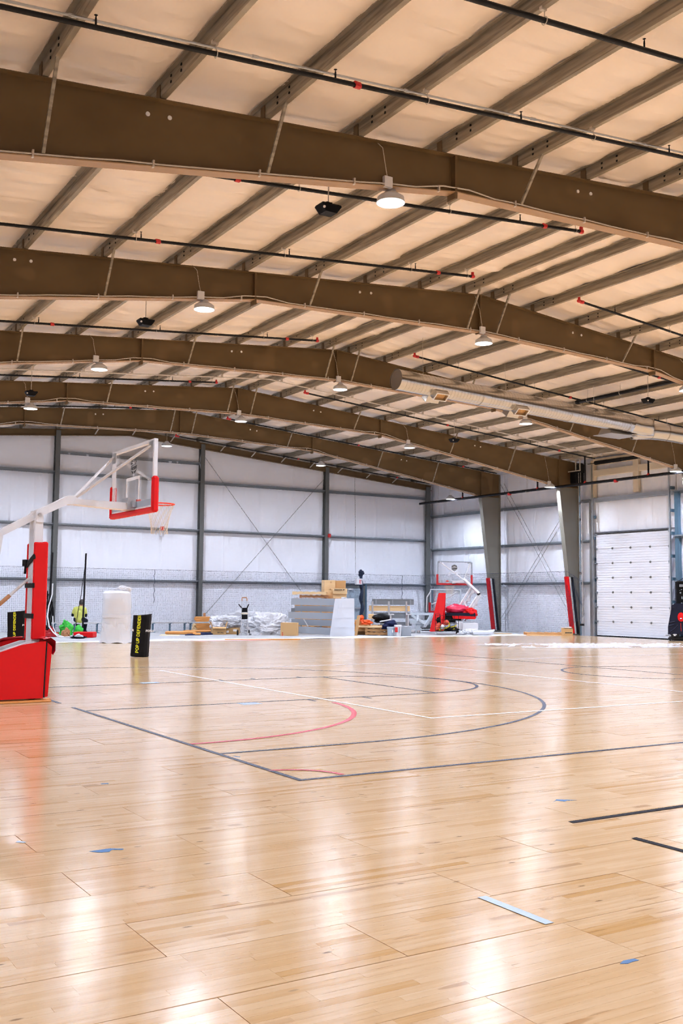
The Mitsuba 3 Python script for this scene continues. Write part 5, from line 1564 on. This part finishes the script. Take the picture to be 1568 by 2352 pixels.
# ---- exit sign and rolled net pole by the door
k = thing('exit_sign', 'small white sign box with a red panel above the exit door', 'sign', box(26.95, 27.3, 42.35, 42.5, 2.16, 2.46, .01), 'white_paint')
part(k, 'red_letter', text('E', .17, (27.1, 42.348, 2.22), (1, 0, 0), (0, 0, 1), .004), 'red_paint')
part(k, 'bracket', box(27.11, 27.13, 42.5, 43.1, 2.3, 2.32), 'girt')
k = thing('net_pole', 'black pole with the net rolled around it in front of the exit door', 'pole')
b, t = np.array([27.35, 42.45, ZG]), np.array([27.28, 42.45, 2.75])
part(k, 'pole', tube([b, t], .05, 10), 'black_pipe', True)
zz = np.linspace(.02, 2.8, 40)
part(k, 'rolled_net', tube([b + (t - b) * z / 2.8 + [.03 * math.sin(z * 7), .03 * math.cos(z * 9), 0] for z in zz], [.07 + .03 * math.sin(z * 5) ** 2 for z in zz], 8), 'net_black', True)
part(k, 'top_knot', lump(t - [0, 0, .02], (.3, .25, .3), 80, .5, flat=False), 'net_black', True)
thing('gauge_wire', 'thin dark wire running up the end wall from the rolled net', 'cable', tube([(27.3, 43.0, 2.75), (27.25, 43.05, 7.55)], .008, 5), 'gray_steel')
k = thing('alarm_strobe', 'small red fire alarm box on the girt behind the near hoop', 'alarm', box(17.0, 17.16, Y1 - .33, Y1 - .2, 4.44, 4.62, .02), 'red_paint')
part(k, 'back_box', box(16.98, 17.12, Y1 - .2, Y1 - .19, 4.2, 4.5), 'white_cloth')
k = thing('alarm_strobe', 'small red fire alarm box on the third end wall column', 'alarm', box(25.72, 25.86, Y1 - .36, Y1 - .25, 4.46, 4.64, .02), 'red_paint')
part(k, 'back_box', box(25.74, 25.86, Y1 - .25, Y1 - .24, 4.2, 4.46), 'white_cloth')
# ================================================================== FAR GOAL, ITS PARTS AND THE CORNER CLUTTER
D = 46.3
q = lambda px, py, d=0.0: pt(px, py, D + d)
gk = thing('basketball_goal', 'folded portable basketball goal with white lift arms and red base cover in the far corner', 'basketball goal')
tl, tr, bl, br = q(1005.5, 1289.5), q(1083, 1291.5), q(1004, 1340), q(1083.5, 1341)
bd = part(gk, 'glass_board', quad_prism(D, [(1007, 1339), (1082, 1340), (1082, 1292.5), (1007, 1291)], .012), 'glass')
part(gk, 'board_frame', [tube([tl, tr], .025, 6), tube([tl, bl], .022, 6), tube([tr, br], .03, 6), tube([bl, br], .03, 6)], 'bleacher_gray')
part(gk, 'board_pad', [quad_prism(D - .05, [(1002, 1343.5), (1085, 1344.5), (1085, 1340), (1002, 1339)], .11), quad_prism(D - .05, [(1002, 1343.5), (1006.6, 1343.5), (1006.6, 1319), (1002, 1319)], .11), quad_prism(D - .05, [(1081, 1344), (1085, 1344), (1085, 1321), (1081, 1321)], .11)], 'dark_red_vinyl')
part(bd, 'target_square', [tube([q(a, b, -.02), q(c, d, -.02)], .012, 4) for a, b, c, d in ((1031, 1321, 1031, 1315), (1031, 1315, 1055.5, 1315), (1055.5, 1315, 1055.5, 1321))], 'white_print')
emblem(bd, pt(1043, 1304, D - .02), HR, UZ, .135)
part(gk, 'corner_plate', [quad_prism(D - .03, [(1006, 1293), (1015, 1293), (1015, 1290), (1006, 1289.5)], .03), quad_prism(D - .03, [(1073, 1294), (1082, 1296), (1082, 1291), (1073, 1291)], .03)], 'bleacher_gray')
hub = q(1065, 1332, -.6)
for p in (q(1010, 1291, -.05), q(1079, 1294, -.05)):
    part(gk, 'board_brace', tube([p, hub], .03, 8), 'white_paint', True)
part(gk, 'board_arm', bar(q(1041, 1337, -.08), q(1068, 1335, -.6), .16, .1), 'white_paint')
part(gk, 'arm_socket', quad_prism(D - .1, [(1038, 1341), (1046, 1341), (1046, 1334), (1038, 1334)], .1), 'bleacher_gray')
part(gk, 'lift_arm', bar(q(1066, 1332, -.6), q(1099.5, 1364, -.9), .2, .1, up=(.3, .3, 1)), 'white_paint')
part(gk, 'arm_cap', bar(q(1098, 1363, -.9), q(1099.5, 1366, -.92), .12, .1), 'black_rubber')
for (a, b, c, d, off) in ((1083, 1347, 1046, 1406, -.7), (1089, 1352, 1060, 1400, -.55), (1097, 1368, 1057, 1428, -.9), (1103, 1366, 1067, 1430, -.75)):
    part(gk, 'lift_link', bar(q(a, b, off), q(c, d, off - .1), .05, .1, up=(1, 0, .3)), 'white_paint')
for (a, b, c, d) in ((1082, 1358, 1089, 1360), (1072, 1376, 1080, 1378), (1063, 1392, 1070, 1394), (1092, 1388, 1096, 1390), (1083, 1403, 1087, 1405), (1073, 1416, 1079, 1419)):
    part(gk, 'link_plate', bar(q(a, b, -.72), q(c, d, -.78), .04, .14), 'white_cloth')
part(gk, 'gas_strut', tube([q(1065, 1380, -.8), q(1072, 1397, -.9)], .03, 8), 'white_paint', True)
part(gk, 'base_box', [lbox(44.6, 1062, 1098, 1449, 1431, .6, .01), lbox(44.8, 1048, 1062, 1446, 1428, .5, .01)], 'white_paint')
part(gk, 'base_rail', [bar(pt(1046, 1427, 44.9), pt(1080, 1430, 44.9), .06, .08), bar(pt(1070, 1424, 44.9), pt(1084, 1432, 44.9), .05, .06)], 'bleacher_gray')
for px in (1050, 1064, 1096):
    part(gk, 'caster', lathe([(.001, .13), (.06, .12), (.07, .06), (.06, 0), (.001, 0)], gp(px, 1452, 44.9), 12), 'black_rubber')
part(gk, 'base_cover', lump(pt(1052, 1398, 45.5), (1.35, .9, .42), 91, .3, 3), 'pink_red_cloth', True)
part(gk, 'base_cover', lump(pt(1077, 1405, 45.4), (.7, .8, .4), 92, .3, 3), 'red_vinyl', True)
part(gk, 'base_pad', [quad_prism(45.0, [(1024, 1413.5), (1091.5, 1416), (1090.5, 1408), (1026, 1407.5)], .9)], 'navy_vinyl')
part(gk, 'base_pad', [quad_prism(45.0, [(1040, 1421), (1090, 1422.5), (1093.5, 1419), (1092, 1415.5), (1038, 1414)], .9)], 'red_vinyl')
part(gk, 'counterweight', [quad_prism(45.1, [(1022, 1430), (1058, 1430), (1060, 1412), (1022, 1410)], .8)], 'black_vinyl')
part(gk, 'rim', [tube([q(1032, 1343, -.1) + .02 * UZ + HR * .22 * math.cos(t) + HF * .22 * math.sin(t) + HF * .4 for t in np.linspace(0, 6.283, 25)], .012, 6), quad_prism(D - .03, [(1024, 1336), (1030, 1336), (1030, 1333.5), (1024, 1333.5)], .05)], 'rim_red')
part(gk, 'net', hoop_net(q(1032, 1345, .3), .34), 'net_cord')
thing('pad_cover', 'tall red goal pad standing slanted beside the ball cart', 'pad', hullpts([pt(x, y, d) for (x, y), d in (((986, 1450.5), 44.6), ((1012, 1451), 44.4), ((1023.5, 1362), 44.9), ((1007, 1362), 44.9), ((986, 1450.5), 45.0), ((1020, 1450), 45.0), ((1023.5, 1362), 45.2), ((1007, 1362), 45.2), ((1003, 1390), 44.8), ((1018, 1392), 44.8))]), 'red_vinyl')

# ---- third goal, taken apart, behind
D3 = 47.6
q3 = lambda px, py, d=0.0: pt(px, py, D3 + d)
gk = thing('basketball_goal', 'lowered goal with pale blue chassis and glass board behind the tall red pad', 'basketball goal')
part(gk, 'glass_board', quad_prism(D3, [(990, 1402), (1056, 1402), (1056, 1357), (990, 1356)], .012), 'glass')
part(gk, 'board_frame', [tube([q3(*a), q3(*b)], .03, 6) for a, b in (((988.5, 1354), (1058, 1355)), ((988.5, 1354), (988.5, 1404)), ((1057, 1355), (1057, 1404)), ((988.5, 1404), (1057, 1404)))], 'pale_blue_steel')
part(gk, 'inner_post', lbox(D3 - .1, 991, 994.5, 1396, 1356, .03), 'steel_blue')
part(gk, 'board_pad', [quad_prism(D3 - .05, [(984, 1406.5), (1010, 1407), (1010, 1403), (984, 1403)], .1), quad_prism(D3 - .05, [(984, 1406.5), (989, 1406.5), (989, 1383.5), (984, 1383.5)], .1)], 'dark_red_vinyl')
for a, b in (((991, 1388), (1030, 1372)), ((1030, 1372), (1050, 1359)), ((980, 1372), (989, 1358)), ((980, 1372), (979, 1405))):
    part(gk, 'board_brace', tube([q3(*a, -.15), q3(*b, -.1)], .03, 8), 'white_paint', True)
part(gk, 'corner_plate', quad_prism(D3 - .06, [(1047, 1360), (1055, 1359), (1054, 1356.5), (1048, 1357)], .03), 'bleacher_gray')
part(gk, 'chassis', [lbox(46.0, 941, 995, 1413, 1407.5, .12), lbox(45.8, 941, 987, 1433, 1424.5, .12), lbox(45.9, 955, 965, 1452, 1433, .3), lbox(45.9, 965, 985, 1436, 1430, .1), lbox(45.7, 966, 990, 1449, 1446, .1)], 'pale_blue_steel')
for a, b in (((945, 1413), (981, 1436)), ((990, 1412), (976, 1437)), ((960, 1413), (958, 1428)), ((996, 1410), (975, 1440))):
    part(gk, 'chassis_link', bar(pt(*a, 45.85), pt(*b, 45.7), .05, .1), 'pale_blue_steel')
part(gk, 'dark_rail', [lbox(45.5, 968, 992, 1444.5, 1442.5, .1), lbox(45.5, 968, 990, 1448.5, 1447, .1)], 'black_rubber')
for px in (946, 950, 961):
    part(gk, 'caster', lathe([(.001, .14), (.07, .13), (.08, .07), (.06, 0), (.001, 0)], gp(px, 1450, 45.4), 12), 'galvanized')

# ---- ball cart
k = thing('ball_cart', 'black wire cart loaded with balls and yellow straps in front of the red pad', 'cart')
D = 43.6
q = lambda px, py, d=0.0: pt(px, py, D + d)
w = []
for d in (0, .6):
    for px in (999.5, 1011, 1022, 1033, 1043, 1052.5):
        w.append(tube([q(px, 1450, d), q(px, 1414, d)], .009, 5))
    for py in (1450, 1441, 1432, 1423, 1414):
        w.append(tube([q(999.5, py, d), q(1052.5, py, d)], .009, 5))
for px in (999.5, 1052.5):
    for py in (1450, 1414):
        w.append(tube([q(px, py, 0), q(px, py, .6)], .009, 5))
part(k, 'wire_basket', w, 'black_pipe')
part(k, 'handle', tube([q(999.5, 1414, .3), q(1000, 1410, .3), q(1010, 1410, .3), q(1010.5, 1440, .3)], .014, 6), 'black_pipe', True)
part(k, 'tray', hullpts([q(px, 1450, d) + [0, 0, z] for px in (999.5, 1052.5) for d in (0, .6) for z in (0, .02)]), 'black_vinyl')
for px in (1001, 1051):
    for d in (.05, .55):
        p = gp(px, 1453, D + d)
        part(k, 'caster', lathe([(.001, .09), (.035, .09), (.045, .05), (.035, 0), (.001, 0)], p, 10), 'galvanized')
rb = random.Random(5)
for i, (px, py, m, lab) in enumerate(((1008, 1436, 'red_ball', 'red-orange ball at the left in the wire cart'), (1025, 1430, 'red_ball', 'red-orange ball on top in the middle of the wire cart'), (1015, 1440, 'white_print', 'white and red ball in the wire cart'), (1009.5, 1446.5, 'yellow_plastic', 'small yellow ball low in the wire cart'), (1004, 1443, 'red_ball', 'red ball low at the left of the wire cart'))):
    c = q(px, py, .2)
    r = .115 if i not in (3,) else .07
    k2 = thing('ball', lab, 'ball', moved(trimesh.creation.icosphere(subdivisions=3, radius=r), c), m, True)
    part(k2, 'seam', [tube([c + (r + .001) * (np.array([math.cos(t), math.sin(t), 0]) if j == 0 else np.array([0, math.cos(t), math.sin(t)]) if j == 1 else np.array([math.cos(t), 0, math.sin(t)])) for t in np.linspace(0, 6.283, 25)], .003, 4) for j in range(3)], 'black_print')
for i, pts in enumerate(([(1031, 1430), (1032, 1438), (1026, 1442), (1020, 1443)], [(1034, 1441), (1042, 1439), (1048, 1436)], [(1022, 1449), (1032, 1446), (1044, 1444)], [(1016, 1450), (1021, 1447), (1030, 1449)])):
    thing('strap', f'yellow strap in the wire cart, {ordinal(i + 1)} from its top left', 'strap', [bar(q(*a, .12 + .06 * i), q(*b, .12 + .06 * i), .045, .012, up=HF) for a, b in zip(pts[:-1], pts[1:])], 'yellow_plastic', group='yellow straps in the wire cart')
thing('bag', 'black bag filling the bottom of the wire cart', 'bag', lump(q(1034, 1444, .35), (.75, .4, .22), 95, .4), 'black_vinyl', True)
thing('pole_bag', 'black bag standing upright at the left inside the wire cart', 'bag', lump(q(1007, 1425, .45), (.2, .2, .34), 96, .4, flat=False), 'black_vinyl', True)
thing('cloth_heap', 'white cloth heap on the floor in front of the white goal base', 'cloth', crinkle(gp(1078, 1455, 43.3) + [0, 0, .12], (.9, .5, .26), 98, .7), 'white_cloth', 30)
thing('cloth_heap', 'long white rolled cloth with a pointed end beside the column pad', 'cloth', tube([gp(1086, 1455, 43.0) + [0, 0, .12], gp(1100, 1455, 43.1) + [0, 0, .13], gp(1118, 1454, 43.6) + [0, 0, .12], gp(1128, 1452, 44.3) + [0, 0, .14], gp(1134, 1450, 44.6) + [0, 0, .2]], [.07, .11, .1, .085, .04], 10), 'white_cloth', True)
thing('hose', 'gray hose curling out from under the ball cart', 'hose', tube([gp(1040, 1456, 42.9) + [0, 0, .03], gp(1046, 1454, 43.1) + [0, 0, .05], gp(1056, 1454, 43.2) + [0, 0, .04], gp(1062, 1456, 42.9) + [0, 0, .03]], .025, 8), 'galvanized', True)
thing('plank', 'pale thin plank on the floor between the two column pads', 'plank', bar(gp(1135, 1452, 46.0) + [0, 0, .02], gp(1174, 1454, 45.4) + [0, 0, .02], .12, .035), 'plywood')
pallet(43.9, 1252, 1457, 'flat wooden pallet on the floor by the side wall net', 1.6, .7, 3, ZG + .002)

# ---- black covered machine at the right edge
k = thing('shooting_machine', 'black covered ball machine with a red disc, at the right edge beside the big door', 'ball machine')
D = 38.7
q = lambda px, py, d=0.0: pt(px, py, D + d)
cover = hullpts([q(x, y, d) for d in (0, .8) for x, y in ((1533.5, 1457), (1533.5, 1440), (1537, 1420), (1541.5, 1396), (1552, 1386), (1600, 1386), (1612, 1457))])
part(k, 'cover', cover, 'navy_vinyl')
part(k, 'cover_flap', hullpts([q(1541, 1399, -.03), q(1541, 1391, -.03), q(1553, 1384, -.03), q(1556, 1392, -.03), q(1546, 1397, .02), q(1553, 1384, .2)]), 'navy_vinyl')
for i, pts in enumerate(([(1536, 1431), (1545, 1428), (1553, 1429)], [(1534, 1438), (1541, 1436.5), (1548, 1434)], [(1537, 1452), (1546, 1446), (1556, 1436)])):
    part(k, 'cover_fold', tube([q(x, y, -.01) for x, y in pts], .025, 6), 'navy_vinyl', True)
part(k, 'mast', [quad_prism(D + .2, [(1553.5, 1390), (1600, 1390), (1600, 1334), (1556, 1334)], .12)], 'black_vinyl')
part(k, 'mast_post', lbox(D + .05, 1552.5, 1556, 1388, 1336, .1), 'black_vinyl')
part(k, 'top_frame', [tube([q(1555, 1336, .1), q(1610, 1336, .1)], .03, 6), tube([q(1555, 1336, .1), q(1572, 1326, .2), q(1580, 1322, .3)], .012, 6), tube([q(1557, 1335, .1), q(1551, 1328, .4)], .01, 6)], 'black_pipe')
part(k, 'net_fringe', [tube([q(1553 + .9 * math.sin(i), 1353 + i * 4, .03), q(1550.5 + 1.2 * math.sin(i * 2.2), 1355 + i * 4, .03), q(1553, 1357 + i * 4, .03)], .012, 5) for i in range(8)], 'net_black')
part(k, 'pocket_mesh', [quad_prism(D + .15, [(a, b), (a + w_, b), (a + w_, b - h_), (a, b - h_)], .06) for a, b, w_, h_ in ((1560, 1348, 8, 6), (1563.5, 1355, 2.5, 1.6), (1561, 1363, 2.5, 3), (1565, 1376, 2, 6), (1564.5, 1386, 2, 2), (1560, 1357, 1.2, 1))], 'bleacher_gray')
rd = [q(1563.5 + 7.6 * math.cos(t), 1417.3 - 10.6 * math.sin(t), -.03) for t in np.linspace(0, 6.283, 33)]
dk = part(k, 'red_disc', hullpts(np.vstack([rd, np.array(rd) + HF * .05])), 'red_vinyl')
part(dk, 'disc_hole', [quad_prism(D - .04, [(x, y), (x + .9, y), (x + .9, y - 1.2), (x, y - 1.2)], .03) for x, y in ((1562, 1411), (1558.6, 1416), (1563, 1416), (1562, 1425), (1568, 1416))], 'dark_red_vinyl')
part(dk, 'disc_label', quad_prism(D - .045, [(1561.5, 1422), (1565.5, 1421.5), (1565.5, 1419), (1562, 1419.5)], .03), 'white_cloth')
part(k, 'red_strip', quad_prism(D - .02, [(1563.5, 1450), (1564.6, 1450), (1563.2, 1431), (1562.2, 1431)], .03), 'dark_red_vinyl')
part(k, 'base_panel', lbox(D - .03, 1541, 1560, 1463, 1456, .1), 'black_rubber')
part(k, 'panel_mark', [quad_prism(D - .05, [(1545.5 + 1.7 * i, 1458.5), (1546.8 + 1.7 * i, 1458.5), (1546.8 + 1.7 * i, 1456.6), (1545.5 + 1.7 * i, 1456.6)], .03) for i in range(5)] + [quad_prism(D - .05, [(1547 + 1.7 * i, 1461), (1548.2 + 1.7 * i, 1461), (1548.2 + 1.7 * i, 1459.6), (1547 + 1.7 * i, 1459.6)], .03) for i in range(3)], 'white_print')
part(k, 'base_step', lbox(D - .02, 1533.8, 1541, 1461.5, 1458.5, .3), 'bleacher_gray')
part(k, 'base_frame', [bar(q(1535.5, 1466, .0), q(1612, 1467, .0), .05, .06), bar(q(1535.5, 1466, .0), q(1535.5, 1466, .7), .05, .06), lbox(D + .1, 1548, 1610, 1471, 1463, .6)], 'black_pipe')
for px, d in ((1538.5, .0), (1600, .0), (1538.5, .65)):
    part(k, 'caster', tube([gp(px - .6, 1472, D + d) + [0, 0, .09], gp(px + .6, 1472, D + d) + [0, 0, .09]], .06, 12), 'black_rubber')
